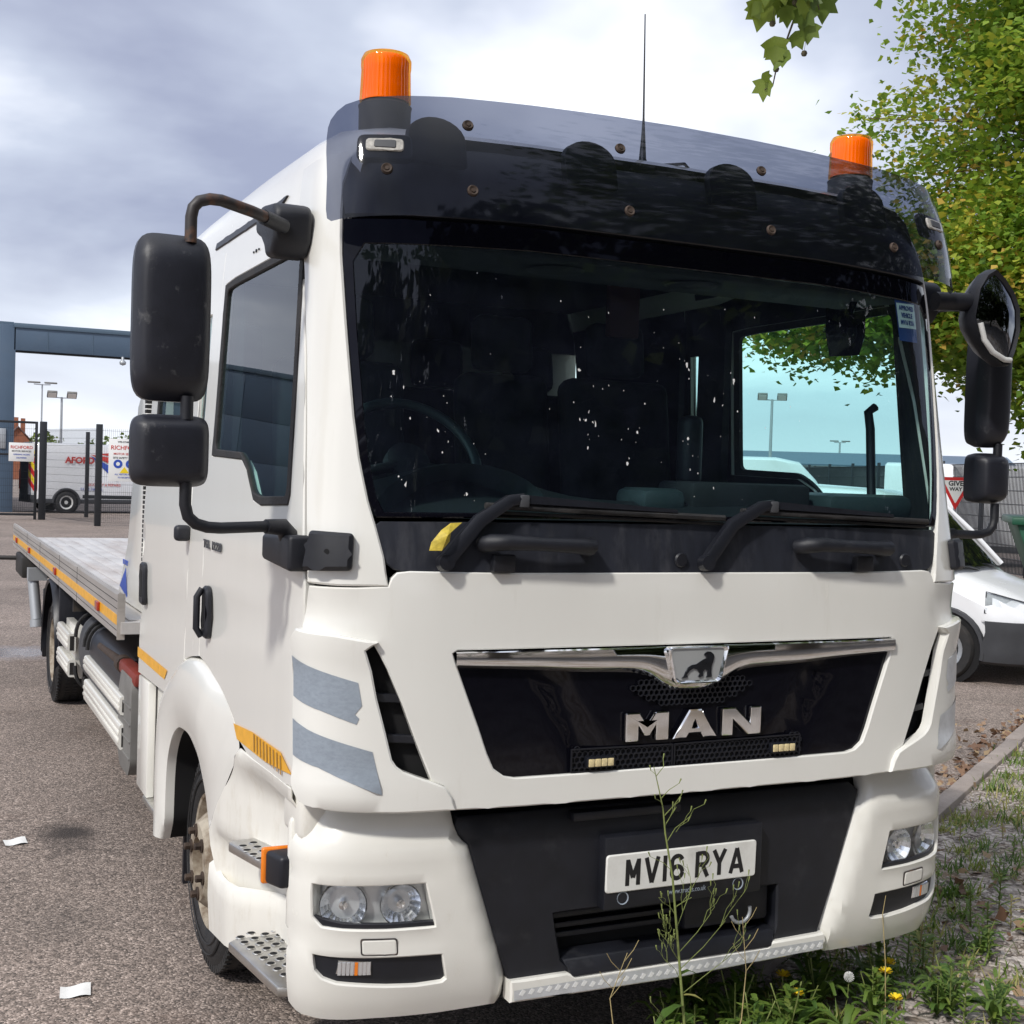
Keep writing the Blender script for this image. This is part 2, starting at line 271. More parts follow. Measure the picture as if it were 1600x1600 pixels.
# ---------------------------------------------------------------- object helpers
LOCAL = set()
def put(o, parent=None, **tags):
    COL.objects.link(o)
    if parent is not None:
        o.parent = parent
        if parent.type == 'EMPTY' and parent.name not in LOCAL: o.matrix_parent_inverse = Matrix.Translation(-parent.location)
    for k, v in tags.items():
        if v is not None: o[k] = v
    return o
def thing(name, label, cat, loc=(0, 0, 0), rz=0, group=None, local=False):
    o = bpy.data.objects.new(name, None); o.empty_display_size = .2
    o.location = loc; o.rotation_euler = (0, 0, rz); COL.objects.link(o)
    o['label'] = label; o['category'] = cat
    if group: o['group'] = group
    if local: LOCAL.add(o.name)
    return o
class G:
    def __init__(s): s.v = []; s.f = []
    def add(s, vs, fs):
        k = len(s.v); s.v += [tuple(p) for p in vs]; s.f += [tuple(i+k for i in f) for f in fs]; return s
    def hexa(s, p): return s.add(p, [(0, 3, 2, 1), (4, 5, 6, 7), (0, 1, 5, 4), (1, 2, 6, 5), (2, 3, 7, 6), (3, 0, 4, 7)])
    def box(s, x0, x1, y0, y1, z0, z1, m=None):
        p = [(x0, y0, z0), (x1, y0, z0), (x1, y1, z0), (x0, y1, z0), (x0, y0, z1), (x1, y0, z1), (x1, y1, z1), (x0, y1, z1)]
        if m is not None: p = [tuple(m @ Vector(q)) for q in p]
        return s.hexa(p)
    def prism(s, poly, fn, h0, h1):
        n = len(poly); a = [fn(u, w, h0) for u, w in poly]; b = [fn(u, w, h1) for u, w in poly]
        from mathutils.geometry import tessellate_polygon
        tr = tessellate_polygon([[Vector((u, w, 0)) for u, w in poly]])
        fs = [tuple(t) for t in tr] + [tuple(i+n for i in reversed(t)) for t in tr]
        fs += [(i, (i+1) % n, (i+1) % n+n, i+n) for i in range(n)]
        return s.add(a+b, fs)
    def tube(s, path, r, seg=10, caps=True):
        P = [Vector(p) for p in path]; n = len(P); rr = r if isinstance(r, (list, tuple)) else [r]*n
        k = len(s.v); ref = None
        for i in range(n):
            d = (P[min(i+1, n-1)]-P[max(i-1, 0)]).normalized()
            if ref is None: ref = d.orthogonal().normalized()
            ref = (ref-d*ref.dot(d)).normalized(); b = d.cross(ref)
            for j in range(seg):
                a = 2*math.pi*j/seg; s.v.append(tuple(P[i]+(ref*math.cos(a)+b*math.sin(a))*rr[i]))
        for i in range(n-1):
            for j in range(seg):
                s.f.append((k+i*seg+j, k+i*seg+(j+1) % seg, k+(i+1)*seg+(j+1) % seg, k+(i+1)*seg+j))
        if caps: s.f.append(tuple(k+j for j in reversed(range(seg)))); s.f.append(tuple(k+(n-1)*seg+j for j in range(seg)))
        return s
    def lathe(s, prof, org, axis=(0, 0, 1), seg=32, close=False):
        ax = Vector(axis).normalized(); u = ax.orthogonal().normalized(); w = ax.cross(u); o = Vector(org); k = len(s.v); n = len(prof)
        for r, h in prof:
            for j in range(seg):
                a = 2*math.pi*j/seg; s.v.append(tuple(o+ax*h+(u*math.cos(a)+w*math.sin(a))*r))
        for i in range(n-1 + (1 if close else 0)):
            for j in range(seg):
                i2 = (i+1) % n
                s.f.append((k+i*seg+j, k+i*seg+(j+1) % seg, k+i2*seg+(j+1) % seg, k+i2*seg+j))
        return s
    def loft(s, rows, closed=False):
        k = len(s.v); n = len(rows[0])
        for r in rows: s.v += [tuple(p) for p in r]
        for i in range(len(rows)-1):
            for j in range(n if closed else n-1):
                j2 = (j+1) % n
                s.f.append((k+i*n+j, k+i*n+j2, k+(i+1)*n+j2, k+(i+1)*n+j))
        return s
    def mesh(s, name, m, smooth=35, bevel=0, seg=2, recalc=True):
        me = bpy.data.meshes.new(name); me.from_pydata(s.v, [], s.f)
        bm = bmesh.new(); bm.from_mesh(me)
        if recalc: bmesh.ops.recalc_face_normals(bm, faces=bm.faces)
        if bevel:
            es = [e for e in bm.edges if len(e.link_faces) == 2 and e.calc_face_angle(0) > R(28)]
            bmesh.ops.bevel(bm, geom=es, offset=bevel, segments=seg, profile=.5, affect='EDGES', clamp_overlap=True)
        bm.to_mesh(me); bm.free()
        if smooth:
            for p in me.polygons: p.use_smooth = True
            me.set_sharp_from_angle(angle=R(smooth))
        if m: me.materials.append(M[m])
        return me
    def build(s, name, m, parent=None, smooth=35, bevel=0, seg=2, recalc=True, **tags):
        return put(bpy.data.objects.new(name, s.mesh(name, m, smooth, bevel, seg, recalc)), parent, **tags)
def copy_tree(o, parent=None):
    c = o.copy(); COL.objects.link(c); c.parent = parent
    for ch in list(o.children): copy_tree(ch, c)
    return c
def text_obj(txt, size, fn, mtl, name, parent, ext=.001, bold=0, sx=1.0, align='CENTER', **tags):
    """lettering: outlines turned into a thin raised mesh and laid out by fn(u, v, h)"""
    cu = bpy.data.curves.new('t', 'FONT'); cu.body = txt; cu.size = size; cu.offset = bold; cu.align_x = align; cu.resolution_u = 3; cu.extrude = .5
    ob = bpy.data.objects.new('t', cu); COL.objects.link(ob)
    me = bpy.data.meshes.new_from_object(ob.evaluated_get(bpy.context.evaluated_depsgraph_get()))
    bpy.data.objects.remove(ob); bpy.data.curves.remove(cu)
    for v in me.vertices: v.co = Vector(fn(v.co.x*sx, v.co.y, (v.co.z+.5)*ext))
    me.materials.clear(); me.materials.append(M[mtl]); me.name = name
    return put(bpy.data.objects.new(name, me), parent, **tags)
def interp(x, xs, ys):
    """smooth monotone table lookup"""
    if x <= xs[0]: return ys[0]
    if x >= xs[-1]: return ys[-1]
    i = max(j for j in range(len(xs)-1) if xs[j] <= x)
    d = [(ys[j+1]-ys[j])/(xs[j+1]-xs[j]) for j in range(len(xs)-1)]
    def sl(j):
        if j == 0: return d[0]
        if j == len(xs)-1: return d[-1]
        return 0 if d[j-1]*d[j] <= 0 else 2*d[j-1]*d[j]/(d[j-1]+d[j])
    h = xs[i+1]-xs[i]; t = (x-xs[i])/h
    return ys[i]*(1+2*t)*(1-t)**2 + h*sl(i)*t*(1-t)**2 + ys[i+1]*t*t*(3-2*t) + h*sl(i+1)*t*t*(t-1)
# ---- body surface: super-elliptic plan curve whose width and nose position vary with height
NEXP = 5.0; DC = .35
_t = np.linspace(0, math.pi/2, 900); _X = np.sin(_t)**(2/NEXP); _Y = np.cos(_t)**(2/NEXP)
_s = np.concatenate([[0], np.cumsum(np.hypot(np.diff(_X)*1.135, np.diff(_Y)*DC))]); SC = float(_s[-1])
class Surf:
    def __init__(s, z, W, y0): s.z, s.W, s.y0 = z, W, y0
    def w(s, z): return interp(z, s.z, s.W)
    def n(s, z): return interp(z, s.z, s.y0)
    def pt(s, a, z, off=0):
        q = s.raw(a, z)
        if off:
            e = .003; n = (s.raw(a+e, z)-s.raw(a-e, z)).cross(s.raw(a, z+e)-s.raw(a, z-e)).normalized()
            q = q+n*off
        return q
    def raw(s, a, z):
        W, y0 = s.w(z), s.n(z); b = abs(a); sg = -1 if a < 0 else 1
        if b <= SC: x = W*float(np.interp(b, _s, _X)); y = y0+DC-DC*float(np.interp(b, _s, _Y))
        else: x = W; y = y0+DC+(b-SC)
        return Vector((sg*x, y, z))
    def fx(s, x, z):             # from x (front face)
        return (float(np.interp(min(abs(x)/s.w(z), 1), _X, _s))*(-1 if x < 0 else 1), z)
    def fy(s, y, z):             # from y (flank, positive side)
        Y = (s.n(z)+DC-y)/DC
        if Y <= 0: return (SC+y-s.n(z)-DC, z)
        return (float(np.interp(-min(Y, 1), -_Y, _s)), z)
def pip(p, poly):
    c = False; n = len(poly); x, y = p
    for i in range(n):
        x1, y1 = poly[i]; x2, y2 = poly[i-1]
        if (y1 > y) != (y2 > y) and x < (x2-x1)*(y-y1)/(y2-y1)+x1: c = not c
    return c
def resample(poly, d):
    out = []
    for i in range(len(poly)):
        a = poly[i]; b = poly[(i+1) % len(poly)]; L = math.dist(a, b); k = max(1, int(math.ceil(L/d)))
        out += [(a[0]+(b[0]-a[0])*j/k, a[1]+(b[1]-a[1])*j/k) for j in range(k)]
    return out
def rounded(poly, r, seg=4):
    """polygon with rounded corners; r a number or one per corner"""
    out = []; n = len(poly)
    for i in range(n):
        p = Vector(poly[i]); a = Vector(poly[i-1])-p; b = Vector(poly[(i+1) % n])-p; rr = r[i] if isinstance(r, (list, tuple)) else r
        rr = min(rr, a.length*.45, b.length*.45)
        if rr < 1e-4: out.append(tuple(p)); continue
        A = p+a.normalized()*rr; B = p+b.normalized()*rr
        for k in range(seg+1):
            t = k/seg; out.append(tuple(A*(1-t)**2+p*2*t*(1-t)+B*t*t))
    return out
def mir(poly): return [(-a, z) for a, z in reversed(poly)]
def panel(name, surf, poly, mtl, parent, holes=(), t=.012, off=0, grid=.045, disp=None, lip=.003, smooth=40, **tags):
    """sheet-metal panel cut to an outline drawn on a body surface: skin, rolled edge and return"""
    outer = resample(poly, grid*.8); hs = [resample(h, grid*.8) for h in holes]
    V = []; E = []
    for lp in [outer]+hs:
        k = len(V); V += lp; E += [(k+i, k+(i+1) % len(lp)) for i in range(len(lp))]
    nb = len(V); ref = np.array(V)
    x0, x1 = min(p[0] for p in outer), max(p[0] for p in outer); y0, y1 = min(p[1] for p in outer), max(p[1] for p in outer)
    nx = int((x1-x0)/grid)+1; ny = int((y1-y0)/grid)+1
    for i in range(nx+1):
        for j in range(ny+1):
            p = (x0+(x1-x0)*(i+.37)/(nx+.5), y0+(y1-y0)*(j+.41)/(ny+.5))
            if pip(p, outer) and not any(pip(p, h) for h in hs) and np.min(np.hypot(ref[:, 0]-p[0], ref[:, 1]-p[1])) > grid*.5: V.append(p)
    ov, oe, of, _, _, _ = delaunay_2d_cdt([Vector(p) for p in V], E, [], 0, 1e-6)
    tris = []
    for f in of:
        c = (sum(ov[i][0] for i in f)/3, sum(ov[i][1] for i in f)/3)
        if pip(c, outer) and not any(pip(c, h) for h in hs):
            a, b, d = (ov[i] for i in f)
            if (b[0]-a[0])*(d[1]-a[1])-(b[1]-a[1])*(d[0]-a[0]) < 0: f = f[::-1]
            tris.append(tuple(f))
    D = (lambda a, z: off+(disp(a, z) if disp else 0))
    P = [surf.pt(p[0], p[1], D(p[0], p[1])) for p in ov]
    cnt = {}
    for f in tris:
        for i in range(3):
            e = (f[i], f[(i+1) % 3]); cnt[e] = 1
    bd = [e for e in cnt if (e[1], e[0]) not in cnt]
    vs = [tuple(p) for p in P]; fs = list(tris)
    if t:
        k1 = {}; k2 = {}
        bs = set(i for e in bd for i in e)
        # outward direction in parameter space for the rolled edge
        for i in bs:
            a, z = ov[i]
            k1[i] = len(vs); vs.append(tuple(surf.pt(a, z, D(a, z)-lip))); k2[i] = len(vs); vs.append(tuple(surf.pt(a, z, D(a, z)-t)))
        mv = {}
        for (i, j) in bd:
            d = Vector((ov[j][0]-ov[i][0], ov[j][1]-ov[i][1])); nrm = Vector((-d.y, d.x)).normalized() if d.length else Vector((0, 0))
            for q in (i, j): mv[q] = mv.get(q, Vector((0, 0)))+nrm
        for i, nn in mv.items():
            if nn.length: nn = nn.normalized()*lip
            a, z = ov[i][0]+nn.x, ov[i][1]+nn.y; vs[i] = tuple(surf.pt(a, z, D(a, z)))
        for (i, j) in bd:
            fs.append((j, i, k1[i], k1[j])); fs.append((k1[j], k1[i], k2[i], k2[j]))
        kb = len(vs); bi = {}
        for n_, i in enumerate(sorted(set(i for f in tris for i in f))):
            if i in bs: bi[i] = k2[i]
            else:
                a, z = ov[i]; bi[i] = len(vs); vs.append(tuple(surf.pt(a, z, D(a, z)-t)))
        fs += [tuple(bi[i] for i in reversed(f)) for f in tris]
    me = bpy.data.meshes.new(name); me.from_pydata(vs, [], fs)
    for p in me.polygons: p.use_smooth = True
    me.set_sharp_from_angle(angle=R(smooth))
    me.materials.append(M[mtl])
    return put(bpy.data.objects.new(name, me), parent, **tags)
class Plane:
    """flat stand-in for Surf so that panel() also cuts flat parts: (a, z) -> origin + a*U + z*V"""
    def __init__(s, o, U, V): s.o, s.U, s.V = Vector(o), Vector(U), Vector(V); s.N = s.U.cross(s.V).normalized()
    def pt(s, a, z, off=0): return s.o+s.U*a+s.V*z+s.N*off

# ================================================================ the recovery truck
T = thing('recovery_truck', 'white crew-cab recovery truck with amber beacons and a long flat bed', 'truck', (0, 1.34, 0))
BODY = Surf([.8, .9, 1.25, 1.5, 1.75, 2.0, 2.25, 2.46, 2.60, 2.72, 2.82], [1.13, 1.135, 1.135, 1.135, 1.124, 1.11, 1.097, 1.085, 1.07, 1.04, 1.0], [-.045, -.04, -.03, -.025, .010, .045, .080, .11, .14, .20, .30])
BUMP = Surf([.30, .34, .42, .5, .7, .795, .83, .87, .91], [1.09, 1.115, 1.13, 1.135, 1.135, 1.133, 1.12, 1.10, 1.09], [.06, .035, .012, .003, .0, .0, .008, .03, .045])
VIS = Surf([2.42, 2.47, 2.58, 2.68, 2.77, 2.83, 2.92], [1.10, 1.098, 1.095, 1.09, 1.083, 1.075, 1.06], [-.012, -.005, .014, .042, .078, .11, .18])
bx = BODY.fx; by = BODY.fy
def half(pts, surf=BODY):
    """points (x, z) or ('y', y, z) of the right half -> parameters"""
    return [surf.fy(p[1], p[2]) if p[0] == 'y' else surf.fx(p[0], p[1]) for p in pts]
def sym(pts, surf=BODY):
    h = half(pts, surf); return h+mir(h)
def both(name, surf, pts, mtl, parent=T, rnd=0, hole=None, **k):
    h = half(pts, surf)
    if rnd: h = rounded(h, rnd)
    hh = [half(q, surf) for q in (hole or [])]
    return [panel(name, surf, h, mtl, parent, holes=hh, **k), panel(name, surf, mir(h), mtl, parent, holes=[mir(q) for q in hh], **k)]
# --- dark core so that every gap between panels looks into shadow
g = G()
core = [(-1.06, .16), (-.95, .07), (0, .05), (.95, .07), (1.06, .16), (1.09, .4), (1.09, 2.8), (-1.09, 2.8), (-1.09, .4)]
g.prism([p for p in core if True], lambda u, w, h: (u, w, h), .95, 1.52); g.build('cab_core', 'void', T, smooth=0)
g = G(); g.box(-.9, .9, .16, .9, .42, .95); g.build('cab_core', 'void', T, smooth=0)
# --- grille surround (large white front panel)
fp = [(0, 1.549), (.60, 1.549), (.880, 1.553), (.915, 1.549), (.930, 1.534), (.938, 1.512), (1.02, 1.507), ('y', .125, 1.505), ('y', .150, 1.44), ('y', .155, 1.375), (1.05, 1.375), (.975, 1.362), (.957, 1.332), (.936, 1.293), (.893, 1.196), (.857, 1.103), (.810, .992), (.778, .977), (.760, .950), (.748, .912), (.55, .908), (0, .906)]
gh = [(0, 1.340), (.745, 1.341), (.758, 1.332), (.743, 1.291), (.713, 1.214), (.680, 1.131), (.654, 1.060), (.634, 1.017), (.603, .995), (.569, .988), (.37, .987), (0, .987)]
panel('grille_surround', BODY, sym(fp), 'paint', T, holes=[sym(gh)], t=.03, lip=.004, disp=lambda a, z: -.010*math.exp(-((z-1.44)/.035)**2)*(1 if abs(a) > .97 else 0))
# --- grille: gloss panel, chrome bar, badge, letters, mesh inserts, LED flashers
gp = [(0, 1.347), (.77, 1.347), (.75, 1.285), (.72, 1.21), (.687, 1.127), (.66, 1.054), (.64, 1.008), (.60, .983), (.5, .978), (0, .978)]
meshL = [(-.396, 1.054), (-.396, .990), (-.066, .986), (-.066, 1.050)]; meshR = [(-.058, 1.050), (-.058, .986), (.390, .990), (.390, 1.054)]
topm = [(-.21, 1.215), (-.10, 1.165), (.10, 1.165), (.21, 1.215), (.17, 1.245), (-.17, 1.245)]
grille = panel('grille', BODY, sym(gp), 'gloss_black', T, off=-.014, t=.01, disp=lambda a, z: -.010*math.exp(-((abs(a)-.33-(z-1.0)*.5)/.03)**2)*(1 if z < 1.3 else 0))
zbs = [0, .03, .06, .085, .11, .135, .16, .205, .39, .52, .74]; zbv = [1.202, 1.203, 1.207, 1.216, 1.228, 1.243, 1.254, 1.263, 1.271, 1.281, 1.293]
rows = []
for i in range(97):
    x = -.752+1.504*i/96; zb = interp(abs(x), zbs, zbv); zt = 1.337; row = []
    for f, d in ((0, -.012), (.0, .008), (.06, .0115), (.35, .0120), (.6, .0118), (.76, .0105), (.80, .0085), (.93, -.004), (1.0, -.012)):
        z = zt+(zb-zt)*f; a, _ = bx(x, z); row.append(BODY.pt(a, z, d))
    rows.append(row)
g = G(); g.loft(rows); g.build('chrome_bar', 'chrome', grille, smooth=38)
def flat(x, z, h, y=-.045): return (x, y-h, z)
g = G()
bd = rounded([(-.106, 1.337), (.106, 1.337), (.082, 1.238), (.07, 1.229), (-.07, 1.229), (-.082, 1.238)], .012)
inn = [(x*.86, 1.285+(z-1.285)*.84) for x, z in bd]
n = len(bd); vs = [flat(x, z, -.02) for x, z in bd]+[flat(x, z, .008) for x, z in bd]+[flat(x*.95, 1.285+(z-1.285)*.94, .012) for x, z in bd]+[flat(x, z, .006) for x, z in inn]
g.add(vs, [(k*n+i, k*n+(i+1) % n, (k+1)*n+(i+1) % n, (k+1)*n+i) for k in range(3) for i in range(n)])
badge = g.build('badge', 'chrome', grille, smooth=30)
g = G(); g.prism(inn, lambda u, w, h: flat(u, w, h), .002, .0065); g.build('badge_plate', 'silver_plate', badge, smooth=0)
lion = [(-.058, 1.245), (-.036, 1.247), (-.039, 1.256), (-.030, 1.266), (-.018, 1.272), (-.006, 1.268), (.004, 1.256), (-.002, 1.249), (.004, 1.245), (.016, 1.249), (.016, 1.262), (.021, 1.268), (.030, 1.262), (.030, 1.250), (.026, 1.245), (.046, 1.246), (.044, 1.262), (.045, 1.280), (.050, 1.292), (.053, 1.304), (.050, 1.313), (.040, 1.320), (.028, 1.321), (.020, 1.316), (.016, 1.310), (.023, 1.307), (.024, 1.301), (.015, 1.298), (.004, 1.292), (-.008, 1.285), (-.024, 1.283), (-.037, 1.276), (-.045, 1.264), (-.050, 1.252)]
g = G(); g.prism(lion, lambda u, w, h: flat(u, w, h), .006, .0105); g.build('lion_emblem', 'dark_mirror', badge, smooth=0, bevel=.0012)
def slab(x, z, h, y=-.026): return (x, y-h, z)
H0, H1 = 1.066, 1.149
def letter(pts, x0, x1, hole=None):
    P = [(x0+(x1-x0)*u, H0+(H1-H0)*v) for u, v in pts]
    g = G()
    if hole:
        pl = Plane((0, -.026, 0), (1, 0, 0), (0, 0, 1))
        return panel('letter', pl, P, 'chrome', grille, holes=[[(x0+(x1-x0)*u, H0+(H1-H0)*v) for u, v in hole]], t=.014, off=.012, lip=.004, grid=.03, smooth=20)
    g.prism(P, lambda u, w, h: slab(u, w, h), -.002, .012); return g.build('letter', 'chrome', grille, smooth=0, bevel=.004, seg=2)
letter([(0, 0), (.30, 0), (.30, .55), (.44, .18), (.56, .18), (.70, .55), (.70, 0), (1, 0), (1, 1), (.68, 1), (.5, .56), (.32, 1), (0, 1)], -.228, -.084)
letter([(0, 0), (.30, 0), (.36, .16), (.64, .16), (.70, 0), (1, 0), (.64, 1), (.36, 1)], -.068, .084, [(.43, .36), (.57, .36), (.5, .68)])
letter([(0, 0), (.28, 0), (.28, .58), (.66, 0), (1, 0), (1, 1), (.72, 1), (.72, .42), (.34, 1), (0, 1)], .100, .240)
def honey(poly, pitch, y, wall=.22):
    """honeycomb of hexagonal tubes clipped to an outline"""
    g = G(); r = pitch/math.sqrt(3); x0, x1 = min(p[0] for p in poly), max(p[0] for p in poly); z0, z1 = min(p[1] for p in poly), max(p[1] for p in poly)
    j = 0; z = z0+r*.7
    while z < z1:
        x = x0+pitch*(.5 if j % 2 else 1.0)
        while x < x1:
            if pip((x, z), poly):
                o = [(x+r*1.0*math.cos(R(30+60*k)), z+r*math.sin(R(30+60*k))) for k in range(6)]; i_ = [(x+r*(1-wall)*math.cos(R(30+60*k)), z+r*(1-wall)*math.sin(R(30+60*k))) for k in range(6)]
                vs = [(a, y, b) for a, b in o]+[(a, y, b) for a, b in i_]+[(a, y+.008, b) for a, b in i_]
                g.add(vs, [(k, (k+1) % 6, 6+(k+1) % 6, 6+k) for k in range(6)]+[(6+k, 6+(k+1) % 6, 12+(k+1) % 6, 12+k) for k in range(6)])
            x += pitch
        z += r*1.5; j += 1
    return g
for poly in (meshL, meshR, topm):
    yb = -.0285 if poly is not topm else -.024
    ins = honey(poly, .0175, yb-.003).build('mesh_insert', 'black_trim', grille, smooth=0, recalc=False)
    g = G(); pp = poly if poly is not topm else None
    if pp:
        g = G(); g.prism([(x, z) for x, z in pp], lambda u, w, h: (u, yb+.004-h, w), 0, .001); g.build('backing', 'void', ins, smooth=0)
        fr = G(); P_ = pp
        for i in range(4):
            a, b = Vector(P_[i]), Vector(P_[(i+1) % 4]); fr.tube([(a.x, yb-.002, a.y), (b.x, yb-.002, b.y)], .003, 4)
        fr.build('frame', 'black_trim', ins, smooth=0)
for x0, x1, z in ((-.354, -.262, 1.016), (.276, .368, 1.020)):
    g = G(); g.box(x0, x1, -.046, -.028, z-.015, z+.015); l = g.build('flasher', 'black_trim', grille, bevel=.004)
    for k in range(4):
        a = x0+.005+k*.0205; g = G(); g.box(a, a+.0185, -.0495, -.045, z-.011, z+.011); g.build('led', 'led', l, bevel=.003)
# --- air slots and corner deflectors
slot = [(.99, 1.355), (.95, 1.335), (.925, 1.293), (.88, 1.196), (.842, 1.103), (.79, .985), (.85, .985), (.90, 1.00), (.935, 1.053), (.955, 1.128), (.978, 1.219), (1.0, 1.32)]
both('air_slot', BODY, slot, 'void', off=-.05, t=.01)
vane = [(.95, 1.24), (.945, 1.215), (.90, 1.20), (.90, 1.225)]
for zz in (1.21, 1.10):
    xx = .925-(1.21-zz)*.42
    both('air_vane', BODY, [(xx-.05, zz-.012), (xx+.05, zz-.004), (xx+.05, zz+.018), (xx-.05, zz+.010)], 'black_plastic', off=-.022, t=.02)
fin = [(.962, 1.366), (.992, 1.343), (.976, 1.29), (.962, 1.219), (.938, 1.128), (.920, 1.056), (.908, 1.038), (.890, 1.024), (.853, 1.009), (.807, .992), (.775, .978), (.757, .951), (.745, .914), (.90, .914), (1.06, .920), ('y', .118, .930), ('y', .150, .985), ('y', .165, 1.10), ('y', .175, 1.36), ('y', .145, 1.390), (1.06, 1.383)]
def findisp(a, z):
    b = abs(a); return .013+.012*max(0, min(1, (z-1.28)/.08))+.010*max(0, 1-abs(z-.975)/.05)*(1 if b > .95 else .3)
fins = both('air_deflector', BODY, fin, 'paint', t=.035, disp=findisp, grid=.035, lip=.005)
st1 = [('y', .165, 1.315), (1.008, 1.259), (.998, 1.199), (1.014, 1.176), (1.004, 1.166), (1.010, 1.150), (1.083, 1.180), ('y', .158, 1.207)]
st2 = [('y', .158, 1.147), (.970, 1.078), (.944, .965), (1.090, 1.032), ('y', .150, 1.050)]
for k, f in enumerate(fins):
    for st in (st1, st2):
        h = [(a, z) for a, z in half(st)]
        h = h if k == 0 else mir(h)
        if k == 0: panel('reflective_sticker', BODY, h, 'tape_silver', f, t=0, disp=lambda a, z: findisp(a, z)+.0015, grid=.03)
        else: panel('reflective_sticker', BODY, h, 'tape_grey', f, t=0, disp=lambda a, z: findisp(a, z)+.0015, grid=.03)
# --- windscreen, scuttle, pillars
sc = [(0, 1.690), (.60, 1.688), (.955, 1.683), (.975, 1.668), (.962, 1.62), (.942, 1.573), (.922, 1.556), (.88, 1.551), (.6, 1.547), (0, 1.547)]
panel('scuttle_panel', BODY, sym(sc), 'scuttle', T, t=.02, off=-.006)
ws = [(0, 1.70), (.60, 1.698), (.965, 1.692), (.985, 1.735), (1.003, 1.85), (1.014, 1.96), (1.026, 2.18), (1.034, 2.40), (1.03, 2.50), (.5, 2.52), (0, 2.52)]
wsi = [(0, 1.714), (.60, 1.712), (.945, 1.708), (.962, 1.745), (.980, 1.85), (.990, 1.96), (1.002, 2.18), (1.008, 2.38), (.98, 2.43), (.5, 2.45), (0, 2.45)]
panel('windscreen', BODY, sym(wsi), 'windscreen_glass', T, t=0, off=-.004, grid=.06)
panel('windscreen_border', BODY, sym(ws), 'gloss_black', T, holes=[sym(wsi)], t=.006, off=-.003)
pil = [(.938, 1.512), (.948, 1.589), (.966, 1.665), (.984, 1.735), (1.004, 1.85), (1.015, 1.96), (1.027, 2.18), (1.035, 2.40), (1.03, 2.52), (1.02, 2.60), (.98, 2.70), ('y', .55, 2.70), ('y', .490, 2.579), ('y', .400, 2.455), ('y', .355, 2.376), ('y', .266, 2.118), ('y', .208, 1.871), ('y', .130, 1.512), (1.06, 1.510)]
both('windscreen_pillar', BODY, pil, 'paint', t=.03, off=.002, lip=.005)
hd = [(0, 2.53), (.5, 2.53), (1.025, 2.51), (1.03, 2.62), (1.0, 2.68), (.9, 2.72), (.5, 2.742), (0, 2.748)]
panel('header_panel', BODY, sym(hd), 'black_trim', T, t=.02, off=0)
# --- roof
rows = []
for y, sx, dz in ((.22, .93, -.075), (.26, .955, -.055), (.34, .98, -.032), (.45, .995, -.012), (.65, 1, 0), (1.2, 1, .012), (2.0, 1, .006), (2.6, 1, -.012), (2.84, .995, -.04)):
    pr = [(-1.08, 2.46), (-1.068, 2.60), (-1.048, 2.70), (-1.02, 2.765), (-.97, 2.808), (-.88, 2.83), (-.5, 2.845), (0, 2.85)]
    pr = pr+[(-a, b) for a, b in reversed(pr[:-1])]
    rows.append([(a*sx, y, b+dz*(max(0, b-2.46)/.39)) for a, b in pr])
g = G(); g.loft(rows); k = len(rows[0]); g.f.append(tuple(range((len(rows)-1)*k, len(rows)*k))); g.build('roof', 'paint', T, smooth=50)
# --- doors and flanks (both sides alike)
door = [('y', .148, 1.500), ('y', .226, 1.871), ('y', .284, 2.118), ('y', .374, 2.376), ('y', .419, 2.455), ('y', .512, 2.570), ('y', .62, 2.60), ('y', 1.30, 2.60), ('y', 1.455, 2.58), ('y', 1.447, 1.6), ('y', 1.440, 1.13), ('y', 1.281, 1.112), ('y', 1.05, 1.067), ('y', .90, 1.015), ('y', .78, .950), ('y', .70, .935), ('y', .60, .930), ('y', .40, .936), ('y', .185, .950), ('y', .164, .985), ('y', .166, 1.36), ('y', .150, 1.44)]
wo = [('y', .375, 2.462), ('y', 1.25, 2.462), ('y', 1.385, 2.455), ('y', 1.385, 1.850), ('y', .93, 1.838), ('y', .84, 1.80), ('y', .73, 1.712), ('y', .64, 1.700), ('y', .33, 1.712), ('y', .315, 1.74)]
wi = [('y', .412, 2.435), ('y', 1.23, 2.435), ('y', 1.345, 2.430), ('y', 1.345, 1.874), ('y', .95, 1.862), ('y', .865, 1.825), ('y', .755, 1.738), ('y', .66, 1.727), ('y', .365, 1.736), ('y', .352, 1.76)]
def crease(a, z):
    v = 0
    y = abs(a)-SC+.33
    v -= .006*math.exp(-((z-1.475+.02*(y-.8))/.016)**2)
    v -= .007*math.exp(-((z-1.395+.09*(y-.2))/.05)**2)
    return v
doors = both('door', BODY, door, 'paint', hole=[wo], t=.03, disp=crease, grid=.05, lip=.004)
